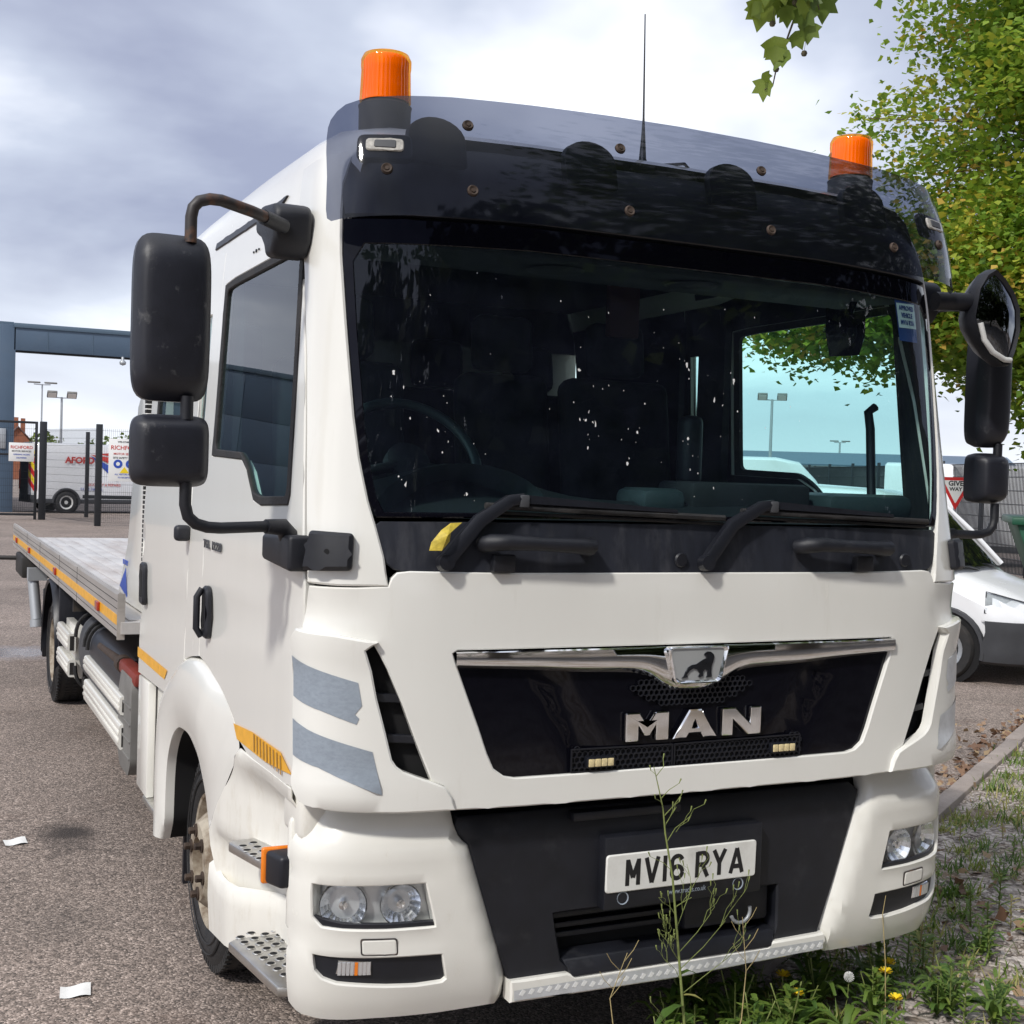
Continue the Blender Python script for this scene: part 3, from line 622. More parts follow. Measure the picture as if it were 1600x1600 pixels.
for k, d in enumerate(doors):
    s = 1 if k == 0 else -1
    f = (lambda q: q) if k == 0 else mir
    ho = f(rounded(half(wo), .03)); hi = f(rounded(half(wi), .03))
    panel('window_seal', BODY, f(half(wo)), 'rubber', d, holes=[hi], t=.02, off=.003)
    panel('window_pane', BODY, hi, 'side_glass', d, t=0, off=-.006)
    # pull handle in its bezel
    q = f(rounded(half([('y', 1.245, 1.395), ('y', 1.325, 1.400), ('y', 1.330, 1.215), ('y', 1.245, 1.215)]), .03))
    h = panel('handle', BODY, q, 'black_plastic', d, t=.02, off=.022, lip=.008)
    q = f(rounded(half([('y', 1.270, 1.365), ('y', 1.308, 1.368), ('y', 1.312, 1.250), ('y', 1.275, 1.250)]), .015))
    panel('handle_recess', BODY, q, 'void', h, t=.001, off=.0235)
    g = G(); g.tube([(s*1.160, 1.296, 1.388), (s*1.178, 1.296, 1.36), (s*1.178, 1.296, 1.25), (s*1.160, 1.296, 1.222)], .012, 8); g.build('grip', 'black_plastic', h, smooth=60)
    # model badge on the flank
    if s < 0: [text_obj(tx_, .044, lambda u, w, h_, u0=u0: tuple(BODY.pt(-by(1.395-u-u0, 1.53)[0], 1.527+w*.9, .003+h_)), 'grey_dark', 'model_lettering', d, ext=.003, bold=.0012, sx=1.28, align='LEFT') for tx_, u0 in (('TGL', 0), ('12.220', .135))]
    # clip holes over the window
    if s < 0:
        for y in (.93, .965, 1.0):
            g = G(); c = BODY.pt(-by(y, 2.515)[0], 2.515, .002); g.lathe([(0, .002), (.004 if y != .965 else .006, .002), (.004 if y != .965 else .006, -.002)], c, (-1, 0, 0), 10); g.build('clip', 'black_trim', d)
# pillar between the doors, crew door, rear quarter
both('rain_channel', BODY, [('y', .66, 2.640), ('y', 1.66, 2.646), ('y', 1.66, 2.618), ('y', .72, 2.614)], 'black_trim', t=.02, off=.004)
qo = [('y', 1.575, 2.37), ('y', 1.575, 1.88), ('y', 1.695, 1.88), ('y', 1.695, 2.37)]
both('body_post', BODY, [('y', 1.455, 2.58), ('y', 1.450, 1.13), ('y', 1.60, 1.108), ('y', 1.716, 1.082), ('y', 1.722, 2.58)], 'paint', hole=[qo], t=.03)
both('quarter_light', BODY, qo, 'side_glass', t=0, off=-.010)
both('door_seal', BODY, [('y', .118, 1.51), ('y', .198, 1.871), ('y', .256, 2.118), ('y', .345, 2.376), ('y', .392, 2.455), ('y', .485, 2.578), ('y', .515, 2.572), ('y', .425, 2.455), ('y', .382, 2.376), ('y', .292, 2.118), ('y', .234, 1.871), ('y', .158, 1.51)], 'void', t=0, off=-.012)
both('door_seal', BODY, [('y', 1.425, 2.57), ('y', 1.470, 2.57), ('y', 1.470, 1.14), ('y', 1.425, 1.14)], 'void', t=0, off=-.014)
both('door_seal', BODY, [('y', 1.705, 2.57), ('y', 1.745, 2.57), ('y', 1.745, 1.09), ('y', 1.705, 1.09)], 'void', t=0, off=-.014)
cd_ = [('y', 1.732, 2.58), ('y', 1.726, 1.075), ('y', 1.90, .995), ('y', 2.06, .915), ('y', 2.13, .885), ('y', 2.78, .868), ('y', 2.80, 2.58)]
cwo = [('y', 1.83, 2.40), ('y', 1.83, 1.85), ('y', 2.60, 1.85), ('y', 2.60, 2.40)]
cwi = [('y', 1.865, 2.37), ('y', 1.865, 1.88), ('y', 2.565, 1.88), ('y', 2.565, 2.37)]
cds = both('door', BODY, cd_, 'paint', hole=[cwo], t=.03, disp=crease, grid=.06)
for k, d in enumerate(cds):
    s = 1 if k == 0 else -1; f = (lambda q: q) if k == 0 else mir
    hi = f(rounded(half(cwi), .03))
    panel('window_seal', BODY, f(half(cwo)), 'rubber', d, holes=[hi], t=.02, off=.003); panel('window_pane', BODY, hi, 'side_glass', d, t=0, off=-.006)
    q = f(rounded(half([('y', 2.590, 1.375), ('y', 2.700, 1.380), ('y', 2.700, 1.190), ('y', 2.590, 1.190)]), .035))
    h = panel('handle', BODY, q, 'black_plastic', d, t=.02, off=.020, lip=.008)
    panel('handle_recess', BODY, f(rounded(half([('y', 2.615, 1.345), ('y', 2.680, 1.348), ('y', 2.680, 1.225), ('y', 2.615, 1.225)]), .015)), 'void', h, t=.001, off=.0215)
    panel('yellow_tape', BODY, f(half([('y', 2.79, .985), ('y', 2.79, .940), ('y', 2.11, .942), ('y', 2.05, .987)])), 'tape_yellow', d, t=0, off=.003)
    g = G(); g.box(s*1.13, s*1.19, 1.66, 1.71, 1.53, 1.59); 
    g.build('rubber_buffer', 'black_plastic', d, bevel=.016, seg=3)
# black soft strip up the back edge of the cab and rear wall
g = G()
for k in range(56):
    z = 1.30+k*.022; g.box(-1.115, -1.075, 2.86, 2.90, z, z+.016)
g.build('ribbed_gaiter', 'rubber', T, smooth=0, kind='stuff')
g = G(); g.box(-1.06, 1.06, 2.80, 2.84, .9, 2.70); 
rw = Plane((0, 2.84, 0), (1, 0, 0), (0, 0, 1))
panel('cab_rear_wall', rw, [(-1.085, .9), (1.085, .9), (1.085, 2.5), (1.0, 2.74), (-1.0, 2.74), (-1.085, 2.5)], 'paint', T, t=.03)
# lower rear quarter: recessed kick panel, outer strip and little step
for s in (-1, 1):
    g = G(); g.box(s*1.135-s*.0, s*1.10, 2.50, 2.76, .36, .862); g.build('quarter_panel', 'paint', T, bevel=.006)
    g = G(); g.box(s*1.095, s*1.05, 2.10, 2.50, .36, .90); g.build('kick_panel', 'paint_step', T, bevel=.005)
    g = G(); g.box(s*1.14, s*.98, 2.08, 2.56, .335, .36); g.build('step_plate', 'brushed', T, bevel=.005)
# --- wheel arch with flare, well and leg
sm_ = lambda t_: (lambda q_: q_*q_*(3-2*q_))(max(0, min(1, t_)))
def flank_x(y, z): return 1.157-.115*sm_((1.02-y)/.55)*sm_((.955-z)/.16)-.02*sm_((z-.90)/.05)-.055*sm_((.63-z)/.07)*sm_((1.07-y)/.08)
def arch(s):
    inn = [(2.02, .315), (1.955, .42), (1.95, .533), (1.935, .63), (1.879, .725), (1.783, .797), (1.686, .828), (1.55, .836), (1.399, .808), (1.27, .750), (1.18, .69), (1.10, .60)]
    out = [(2.13, .315), (2.175, .45), (2.195, .60), (2.185, .76), (2.146, .862), (2.02, .945), (1.90, 1.005), (1.719, 1.080), (1.600, 1.103), (1.44, 1.115), (1.281, 1.104), (1.05, 1.059), (.89, 1.005), (.775, .935)]
    def rs(P, n):
        d = [0]
        for i in range(1, len(P)): d.append(d[-1]+math.dist(P[i], P[i-1]))
        return [(interp(d[-1]*k/n, d, [p[0] for p in P]), interp(d[-1]*k/n, d, [p[1] for p in P])) for k in range(n+1)]
    A, B = rs(inn, 44), rs(out, 44); rows = []
    for (a, b), (c, d) in zip(A, B):
        row = [(s*1.115, a, b-.002), (s*1.140, a, b-.002), (s*1.150, a, b)]
        for f, x in ((.10, 1.158), (.30, 1.168), (.55, 1.172), (.80, 1.160), (.92, 1.148), (1.0, 1.128)):
            row.append((s*x, a+(c-a)*f, b+(d-b)*f))
        row.append((s*1.09, c, d))
        q_ = max(0, len(rows)-34)/10
        row = [(s*((abs(x_)*(1-q_)+flank_x(y_, z_)*q_) if k_ > 1 else abs(x_)), y_, z_) for k_, (x_, y_, z_) in enumerate(row)]
        rows.append(row)
    g = G(); g.loft(rows); g.build('wheel_arch', 'paint', T, smooth=55)
    rows = []
    for (a, b) in A: rows.append([(s*1.118, a, b), (s*.55, a, b+.02)])
    g = G(); g.loft(rows); g.build('wheel_well', 'void', T, smooth=55)
    g = G(); g.box(s*1.06, s*.70, 2.02, 2.045, .12, .75); g.build('mud_flap', 'black_trim', T, bevel=.004); g = G(); g.box(s*.62, s*.55, .55, 2.05, .15, .95); g.build('well_liner', 'void', T, smooth=0)
    # skirt from the arch opening forward under the door, dished in towards the bumper
    class Flank:
        def pt(q, y, z, off=0): return Vector((s*(flank_x(y, z)+off), y, z))
    panel('step_surround', Flank(), [(1.105, .595), (1.06, .525), (1.035, .44), (1.03, .36), (.60, .36), (.19, .40), (.19, .948), (.40, .945), (.62, .937), (.775, .936)], 'paint_step', T, t=.006, grid=.035, lip=.002)
    # lower tub between the two steps
    rows = []
    for k in range(13):
        f = k/12; y = 1.13-.93*f; x = 1.150-.115*sm_((.86-y)/.22); zt = .455+.09*f+(.03*(1-f*6) if f < .16 else 0); zb = .245+.11*f
        rows.append([(s*(x-.045), y, zt-.03), (s*(x-.02), y, zt), (s*(x-.003), y, zt-.012), (s*x, y, zt-.06), (s*x, y, (zt+zb)/2), (s*(x-.008), y, zb), (s*(x-.05), y, zb-.012)])
    g = G(); g.loft(rows); g.build('step_tub', 'paint_step', T, smooth=60)
    # steps: punched chequer plates
    for (zt, pts, nrow) in ((.662, [(1.182, .705), (1.165, .735), (1.06, .735), (.99, .32), (1.09, .32), (1.137, .51)], 2), (.382, [(1.192, .630), (1.165, .655), (1.02, .655), (.98, .25), (1.112, .235), (1.142, .247)], 4)):
        g = G(); g.prism([(s*a, b) for a, b in pts], lambda u, w, h: (u, w, h), zt-.028, zt)
        st = g.build('step_plate', 'brushed', T, bevel=.006)
        ring = []
        for i in range(nrow):
            for j in range(9):
                y = .28+j*.047+(i % 2)*.023; edge = 1.108+(y-.25)*.17 if y < .62 else 1.17
                x = edge-.022-i*.038
                if y < .70 and (zt < .5 or y < .715): ring.append((s*x, y))
        gd, gr = G(), G()
        for (x, y) in ring:
            gd.lathe([(0, .0022), (.0118, .0022)], (x, y, zt), seg=12); gr.lathe([(.0118, .0023), (.0138, .0023), (.0155, .0003)], (x, y, zt), seg=12)
        gd.build('punched_holes', 'void', st, smooth=0, kind='stuff'); gr.build('hole_rims', 'brushed', st, smooth=60, kind='stuff')
for s in (-1, 1): arch(s)
# door-bottom reflector strip (amber with hatching) on each flank
for s in (-1, 1):
    f = (lambda q: q) if s > 0 else mir
    d = panel('yellow_tape', BODY, f(half([('y', .815, .958), ('y', .866, .998), ('y', .62, 1.018), ('y', .292, 1.026), ('y', .178, .988), ('y', .46, .963)])), 'tape_yellow', T, t=0, off=.004)
    for k in range(9):
        y = .60-k*.038
        panel('hatch', BODY, f(half([('y', y, 1.017), ('y', y-.014, 1.018), ('y', y-.024, .966), ('y', y-.010, .966)])), 'tape_dark', d, t=0, off=.0055)
# --- bumper corners, lamps, centre section
bc = [(.722, .908), (.90, .910), (1.02, .908), ('y', .150, .893), ('y', .195, .85), ('y', .200, .80), ('y', .205, .565), ('y', .215, .42), ('y', .235, .345), ('y', .20, .328), (1.05, .325), (.929, .330), (.743, .328), (.575, .333), (.541, .340), (.541, .407), (.60, .59), (.668, .794), (.700, .832), (.715, .865)]
hl = [(.803, .706), (.95, .707), ('y', .106, .708), ('y', .103, .62), ('y', .085, .597), (1.02, .592), (.90, .587), (.772, .586)]
fg = [(.750, .506), (.90, .510), (1.05, .516), ('y', .104, .518), ('y', .10, .475), (1.065, .455), (1.03, .443), (.98, .438), (.90, .430), (.817, .425), (.745, .428), (.735, .436)]
def bdisp(a, z):
    ie = float(np.interp(z, [.33, .407, .59, .794, .832, .908], [.541, .541, .60, .668, .70, .722])); d = abs(a)-ie
    v = -.045*max(0, 1-d/.042)**1.0 if d < .042 else 0
    # shallow sculpted shelf round the lamps
    v += -.008*max(0, min(1, (abs(a)-.74)/.04))*(math.exp(-((z-.725)/.012)**2)+math.exp(-((z-.566)/.010)**2)*.6+math.exp(-((z-.527)/.008)**2))
    return v
bcs = both('bumper_corner', BUMP, bc, 'paint_low', hole=[hl, fg], t=.045, disp=bdisp, grid=.03, lip=.004)
for k, b in enumerate(bcs):
    s = 1 if k == 0 else -1; f = (lambda q: q) if k == 0 else mir
    hp = f(half([(x-.02, z+.012) if i_ in (0, 7) else (x, z) for i_, (x, z) in enumerate([(p[0], p[1]) for p in hl if p[0] != 'y'])], BUMP)) if False else None
    # headlamp: black housing, two bowls with bulbs, clear lens
    hs = [(.775, .722), (.95, .722), ('y', .125, .724), ('y', .125, .60), (1.02, .575), (.90, .572), (.755, .572)]
    lamp = panel('headlight', BUMP, f(half(hs, BUMP)), 'lamp_inner', T, t=.012, off=-.050)
    for cx, cz, rr, yo in ((1.002, .647, .060, .098), (.860, .647, .053, .056)):
        g = G(); prof = [(rr*q, .045*(q**2)-.012) for q in (.12, .25, .4, .55, .7, .85, 1.0)]+[(rr*1.03, .036)]
        ax = Vector((s*(.32 if cx > .95 else .08), -1, 0)).normalized(); o = Vector((s*cx, yo+.018, cz)); g.lathe(prof, o, ax, 18)
        g.build('lamp_bowl', 'reflector', lamp, smooth=0)
        g = G(); g.lathe([(0, .032), (.012, .030), (.014, .0), (.014, -.01)], o, ax, 14); g.build('bulb_cap', 'chrome', lamp, smooth=60)
        g = G(); g.lathe([(rr*1.0, .030), (rr*1.08, .034), (rr*1.10, .026)], o, ax, 28); g.build('bezel', 'chrome', lamp, smooth=60)
    g = G(); g.box(s*.775, s*1.06, .058, .066, .583, .60); 
    panel('lens', BUMP, f(half(hl, BUMP)), 'lens_clear', lamp, t=0, off=-.012)
    g = G()
    # dark shelf at the foot of the lamp
    panel('foot_trim', BUMP, f(half([(.772, .600), (.90, .601), (1.02, .606), ('y', .104, .622), ('y', .103, .610), ('y', .085, .592), (1.02, .586), (.90, .581), (.768, .580)], BUMP)), 'black_trim', lamp, t=.01, off=-.010)
    sl_ = [(.738, .515), (.90, .520), (1.05, .525), ('y', .115, .526), ('y', .110, .47), (1.065, .447), (1.03, .435), (.98, .43), (.90, .422), (.817, .417), (.735, .42)]
    fo = panel('fog_lamp_slot', BUMP, f(half(sl_, BUMP)), 'black_plastic', T, t=.01, off=-.014)
    ind = panel('indicator', BUMP, f(half([(.942, .500), (1.03, .503), (1.035, .464), (.940, .459)], BUMP)), 'reflector', fo, t=.004, off=-.010)
    for q in range(8):
        x = .945+q*.0108
        panel('prism_rib', BUMP, f(half([(x, .499), (x+.0085, .499), (x+.0085, .463), (x, .463)], BUMP)), 'amber_lamp' if q == 3 else 'lamp_inner', ind, t=.003, off=-.0065, lip=.0006, grid=.05)
    # towing-eye cover: outlined lid
    tq = [(.877, .563), (.975, .566), (.972, .521), (.873, .516)]
    panel('tow_cover_gap', BUMP, f(rounded(half(tq, BUMP), .008)), 'rust_tube', b, t=.001, off=.0006)
    panel('tow_cover', BUMP, f(rounded(half([(.881, .560), (.971, .562), (.968, .524), (.877, .520)], BUMP), .007)), 'paint_low', b, t=.001, off=.0018)
FP = Plane((0, .03, 0), (1, 0, 0), (0, 0, 1))
cent = [(-.70, .868), (.66, .868), (.70, .84), (.672, .791), (.60, .57), (.537, .395), (.36, .395), (.375, .44), (.375, .572), (-.403, .572), (-.375, .437), (-.33, .395), (-.537, .395), (-.60, .57), (-.672, .791), (-.715, .84)]
cen = panel('bumper_insert', FP, cent, 'black_plastic', T, t=.06, disp=lambda a, z: -.02*max(0, min(1, (z-.80)/.03))-.012*max(0, (abs(a)-.3)*.6), grid=.06, lip=.006)
g = G(); g.box(-.262, .285, -.006, .04, .574, .786); g.build('plate_carrier', 'black_plastic', cen, bevel=.006)
g = G(); g.box(-.36, -.0, .01, .05, .836, .862); g.build('ledge', 'black_plastic', cen, bevel=.006)
for x in (-.2, .2):
    g = G(); g.lathe([(.016, 0), (.019, .002), (.019, .0)], (x, -.006, .606), (0, -1, 0), 16); g.build('clip_mark', 'tape_grey', cen)
text_obj('www.trucks.co.uk', .022, lambda u, w, h: (u+.02, -.0065-h, .600+w), 'tape_grey', 'plate_lettering', cen, sx=.8)
# dark cavity with slats behind the opening, step lip below it
g = G(); g.box(-.72, .72, .12, .14, .38, .95); g.build('cavity', 'void', T, smooth=0)
for z in (.545, .515, .487):
    g = G(); g.box(-.40, .06, .085, .11, z-.008, z+.008); g.build('cavity_slat', 'black_plastic', T, bevel=.003)
g = G(); g.box(.05, .36, .05, .12, .46, .575); g.build('tow_block', 'black_plastic', T, bevel=.015)
g = G(); g.tube([(.24+.035*math.cos(t), .03, .505+.035*math.sin(t)) for t in [R(200+i*20) for i in range(10)]], .006, 8); g.build('tow_hook', 'galv', T, smooth=60)
g = G(); g.hexa([(-.345, .010, .388), (.352, .010, .388), (.352, .11, .395), (-.345, .11, .395), (-.372, .030, .436), (.372, .030, .436), (.372, .11, .440), (-.372, .11, .440)]); g.build('tread_lip', 'black_plastic', T, bevel=.006)
g = G()
for i in range(60):
    for j in range(3):
        x = -.335+i*.0113; g.box(x, x+.006, .024+j*.012-.01, .030+j*.012-.01, .43+j*.002, .441)
# white lower lip with diamond reflective tape
lip_ = [(-.540, .402), (-.36, .402), (-.335, .388), (.335, .388), (.35, .402), (.552, .406), (.560, .380), (.54, .352), (0, .336), (-.30, .338), (-.540, .340)]
lp = panel('bumper_lip', Plane((0, .012, 0), (1, 0, 0), (0, 0, 1)), lip_, 'paint_low', T, t=.05, grid=.06, lip=.006)
g = G()
tp = [(-.53, .376), (.545, .386), (.545, .358), (0, .342), (-.30, .344), (-.53, .348)]
panel('reflective_strip', Plane((0, .012, 0), (1, 0, 0), (0, 0, 1)), tp, 'tape_silver', lp, t=.0, off=.002, grid=.06)
for i in range(38):
    x = -.515+i*.028; z0 = .352+(.006 if x < -.3 else 0)+max(0, x)*.02; g.prism([(x, z0+.004), (x+.011, z0), (x+.022, z0+.012), (x+.011, z0+.018)], lambda u, w, h: (u, .012-.0022-h, w), 0, .0006)
g.build('diamond_pattern', 'tape_white', lp, smooth=0, kind='stuff')
# --- number plate
np_ = thing  # (kept as part: screwed to the truck)
pl = Plane((0, -.008, .6805), (1, 0, 0), (0, -.02, 1)); 
plate = panel('number_plate', pl, rounded([(-.26, -.0555), (.26, -.0555), (.26, .0555), (-.26, .0555)], .012), 'plate_white', T, t=.006, off=.004, grid=.1)
def arc(cx, cy, rx, ry, a0, a1, n=12): return [(cx+rx*math.cos(R(a0+(a1-a0)*k/n)), cy+ry*math.sin(R(a0+(a1-a0)*k/n))) for k in range(n+1)]
GL = {'M': [[(.14, 0), (.14, 1)], [(.86, 0), (.86, 1)], [(.14, .97), (.5, .30)], [(.86, .97), (.5, .30)]], 'V': [[(.10, 1), (.5, .02)], [(.90, 1), (.5, .02)]], '1': [[(.5, 0), (.5, 1)]],
      '6': [arc(.5, .30, .36, .23, 0, 360, 20), [(.14, .30), (.14, .70)]+arc(.5, .70, .36, .23, 180, 20, 10)], 'R': [[(.14, 0), (.14, 1)], [(.14, .93), (.55, .93)]+arc(.55, .71, .31, .22, 90, -90, 10)+[(.14, .49)], [(.50, .49), (.88, 0)]],
      'Y': [[(.10, 1), (.5, .48)], [(.90, 1), (.5, .48)], [(.5, .50), (.5, 0)]], 'A': [[(.08, 0), (.5, .98)], [(.92, 0), (.5, .98)], [(.25, .27), (.75, .27)]]}
for ch, cx in zip('MV16RYA', (-.172, -.108, -.064, -.022, .066, .126, .188)):
    g = G(); hgt, wid, th = .077, .050, .0068
    for si, pl_ in enumerate(GL[ch]):
        P_ = [Vector((cx+(u-.5)*wid, -.0385+v*hgt)) for u, v in pl_]; L_ = []; R_l = []
        for i_, p in enumerate(P_):
            d = (P_[min(i_+1, len(P_)-1)]-P_[max(i_-1, 0)]).normalized(); nn = Vector((-d.y, d.x))*th; L_.append(p+nn); R_l.append(p-nn)
        k0 = len(g.v); h_ = .0045+si*.00015
        for a_, b_ in zip(L_, R_l): g.v += [tuple(pl.pt(a_.x, a_.y, h_)), tuple(pl.pt(b_.x, b_.y, h_))]
        g.f += [(k0+2*i_, k0+2*i_+1, k0+2*i_+3, k0+2*i_+2) for i_ in range(len(P_)-1)]
    g.build('plate_character', 'plate_ink', plate, smooth=0)
# --- wiper arms and grab handles on the scuttle
def onb(x, z, o): return tuple(BODY.pt(bx(x, z)[0], z, o))
for (bxs, kx, ex) in ((-.792, -.57, .10), (.022, .262, .905)):
    ez = 1.700; a = [(bxs, 1.575), (bxs+.05, 1.63), (bxs+.10, 1.685), (kx-.03, 1.742), (kx+.01, 1.748)]
    g = G(); rows = []
    for i, (x, z) in enumerate(a):
        d = Vector((a[min(i+1, 4)][0]-a[max(i-1, 0)][0], a[min(i+1, 4)][1]-a[max(i-1, 0)][1])).normalized(); nrm = Vector((-d.y, d.x)); w = (.020, .021, .020, .018, .016)[i]
        rows.append([onb(x+nrm.x*w*q, z+nrm.y*w*q, o) for q, o in ((1, .012), (.9, .032), (0, .038), (-.9, .032), (-1, .012))])
    g.loft(rows); g.f.append((0, 1, 2, 3, 4)); g.lathe([(0, .03), (.022, .028), (.024, .0)], onb(bxs, 1.575, .01), (0, -1, .1), 18)
    wi_ = g.build('wiper_arm', 'black_trim', T, smooth=50)
    g = G(); rows = []
    for i in range(11):
        f_ = i/10; x = kx+(ex-.04-kx)*f_*.80; z = 1.747-.024*f_; w = .015*(1-f_*.6)
        rows.append([onb(x, z+w*q, o) for q, o in ((1, .012), (.8, .030-.008*f_), (-.8, .030-.008*f_), (-1, .012))])
    g.loft(rows); g.build('arm_lever', 'black_trim', wi_, smooth=30)
    g = G(); x = kx; g.box(x-.006, x+.022, onb(x, 1.745, .036)[1]-.002, onb(x, 1.745, .02)[1], 1.728, 1.762); g.build('hinge', 'grey_dark', wi_, bevel=.004)
    g = G(); g.tube([onb(kx-.10+(ex-kx+.10)*i/14, 1.728-.022*i/14, .014) for i in range(15)], .0095, 6); g.tube([onb(kx-.10+(ex-kx+.10)*i/14, 1.713-.022*i/14, .004) for i in range(15)], .005, 5); g.build('blade', 'rubber', wi_, smooth=60)
for x0, x1 in ((-.70, -.355), (.345, .70)):
    g = G(); pth = [onb(x0+.02, 1.625, .005), onb(x0+.03, 1.625, .045), onb(x0+.08, 1.626, .052), onb((x0+x1)/2, 1.622, .054), onb(x1-.07, 1.618, .052), onb(x1-.02, 1.618, .048), onb(x1-.01, 1.618, .005)]
    g.tube(pth, [.022, .024, .022, .019, .021, .026, .026], 10); h = g.build('grab_handle', 'black_plastic', T, smooth=60)
    g = G(); c = x0+.075 if x0 < 0 else x1-.09; p = onb(c, 1.59, .02); g.box(c-.033, c+.033, p[1]-.01, p[1]+.02, 1.552, 1.60); g.build('bracket', 'black_plastic', h, bevel=.005)
    p = onb(x0+.035, 1.605, .045); g = G(); g.lathe([(0, .012), (.014, .012), (.018, .008), (.018, 0)], (p[0], p[1], p[2]+.02), (0, -1, 0), 14); g.build('cap', 'grey_dark', h, smooth=50)
for x in (-.05, .80):
    g = G(); p = onb(x, 1.585, .0); g.lathe([(0, .006), (.018, .006), (.022, 0)], p, (0, -1, 0), 16); g.build('grommet', 'black_trim', T, smooth=50)
# --- sun visor: smoked acrylic sheet, its brackets, screws and marker lamps
vo = [(0, 2.508), (.5, 2.504), (.9, 2.492), ('y', .105, 2.478), ('y', .140, 2.474), ('y', .160, 2.484), ('y', .170, 2.51), ('y', .182, 2.60), ('y', .205, 2.67), ('y', .216, 2.71), ('y', .221, 2.74), ('y', .218, 2.762), ('y', .206, 2.784), (1.035, 2.802), (1.0, 2.816), (.95, 2.827), (.90, 2.835), (.75, 2.851), (.5, 2.866), (.25, 2.876), (0, 2.880)]
vis = panel('sun_visor', VIS, sym(vo, VIS), 'visor_acrylic', T, t=0, grid=.06)
def scr(x, z, o=.0, parent=vis, r=.016):
    g = G(); p = VIS.pt(VIS.fx(x, z)[0], z, o); nn = (VIS.pt(VIS.fx(x, z)[0], z, .01)-VIS.pt(VIS.fx(x, z)[0], z, 0)).normalized()
    g.lathe([(0, .007), (r*.35, .007), (r*.4, .004), (r*.8, .007), (r, .002), (r, -.004)], p, nn, 16); g.build('screw', 'rusty', parent, smooth=40)
for x in (-.726, -.245, .245, .726): scr(x, 2.576)
for x in (-.72, -.247, .247): scr(x, 2.766)
for x in (-.955, .955): scr(x, 2.615, 0)
for x in (-.785, -.305, .19, .70):
    g = G(); pr = [(x-.085, 2.66)]+[(x+.085*math.cos(R(180-k*15)), 2.735+.062*math.sin(R(180-k*15))) for k in range(13)]+[(x+.085, 2.66)]
    g.prism(pr, lambda u, w, h: (u, .165-h+.25*(w-2.7), w), 0, .03)
    g.build('visor_bracket', 'black_plastic', T, bevel=.008)
for s in (-1, 1):
    q = rounded(half([(.88, 2.722), (1.02, 2.715), (1.03, 2.640), (.885, 2.645)], VIS), .02); q = q if s > 0 else mir(q)
    ml = panel('marker_lamp', VIS, q, 'black_trim', T, t=.02, off=-.004, lip=.005)
    q = rounded(half([(.905, 2.702), (1.0, 2.699), (1.004, 2.664), (.908, 2.666)], VIS), .012); q = q if s > 0 else mir(q)
    panel('lamp_lens', VIS, q, 'marker_glass', ml, t=.006, off=.004, lip=.003)
    q = rounded(half([(.925, 2.696), (.98, 2.694), (.983, 2.672), (.928, 2.672)], VIS), .006); q = q if s > 0 else mir(q)
    panel('lamp_core', VIS, q, 'grey_dark', ml, t=.002, off=.006, lip=.002)
# --- beacons and aerial
for s in (-1, 1):
    c = (s*.852, .40, 0)
    g = G(); g.lathe([(.066, 2.70), (.074, 2.71), (.076, 2.86), (.078, 2.872), (.06, 2.885), (0, 2.885)], c, seg=36); be = g.build('beacon', 'grey_dark', T, smooth=50)
    g = G(); prof = []
    ns = 120; lv = [(.0715, 2.880), (.0735, 2.886), (.0715, 2.93), (.0700, 2.975), (.0715, 2.985), (.0715, 3.006), (.066, 3.020), (.05, 3.026), (0.002, 3.028)]
    k0 = len(g.v)
    for r, z in lv:
        for j in range(ns):
            a = 2*math.pi*j/ns; rr = r*(1+(.020 if j % 3 == 0 else 0) if .055 < r and z < 3.01 else r/r)
            g.v.append((c[0]+rr*math.cos(a), c[1]+rr*math.sin(a), z))
    for i in range(len(lv)-1):
        for j in range(ns): g.f.append((i*ns+j, i*ns+(j+1) % ns, (i+1)*ns+(j+1) % ns, (i+1)*ns+j))
    g.build('lens', 'amber_glass', be, smooth=25)
    g = G()
    g.lathe([(.069, 2.884), (.0665, 2.93), (.066, 2.975), (.066, 3.002), (.058, 3.014), (.03, 3.02), (0, 3.021)], c, seg=40); g.build('rotator', 'amber_core', be, smooth=50)
g = G(); g.tube([(.0, .36, 2.80), (.0, .37, 2.83), (.0, .37, 2.90), (.0, .372, 2.96), (.0, .385, 3.29)], [.016, .012, .007, .0035, .002], 8); g.build('aerial', 'black_trim', T, smooth=60)
g = G(); g.box(-.03, .03, .33, .40, 2.79, 2.81); g.tube([(.03, .3, 2.80), (.10, .28, 2.81), (.14, .26, 2.76)], .006, 6); g.build('aerial_base', 'black_trim', T, bevel=.004)
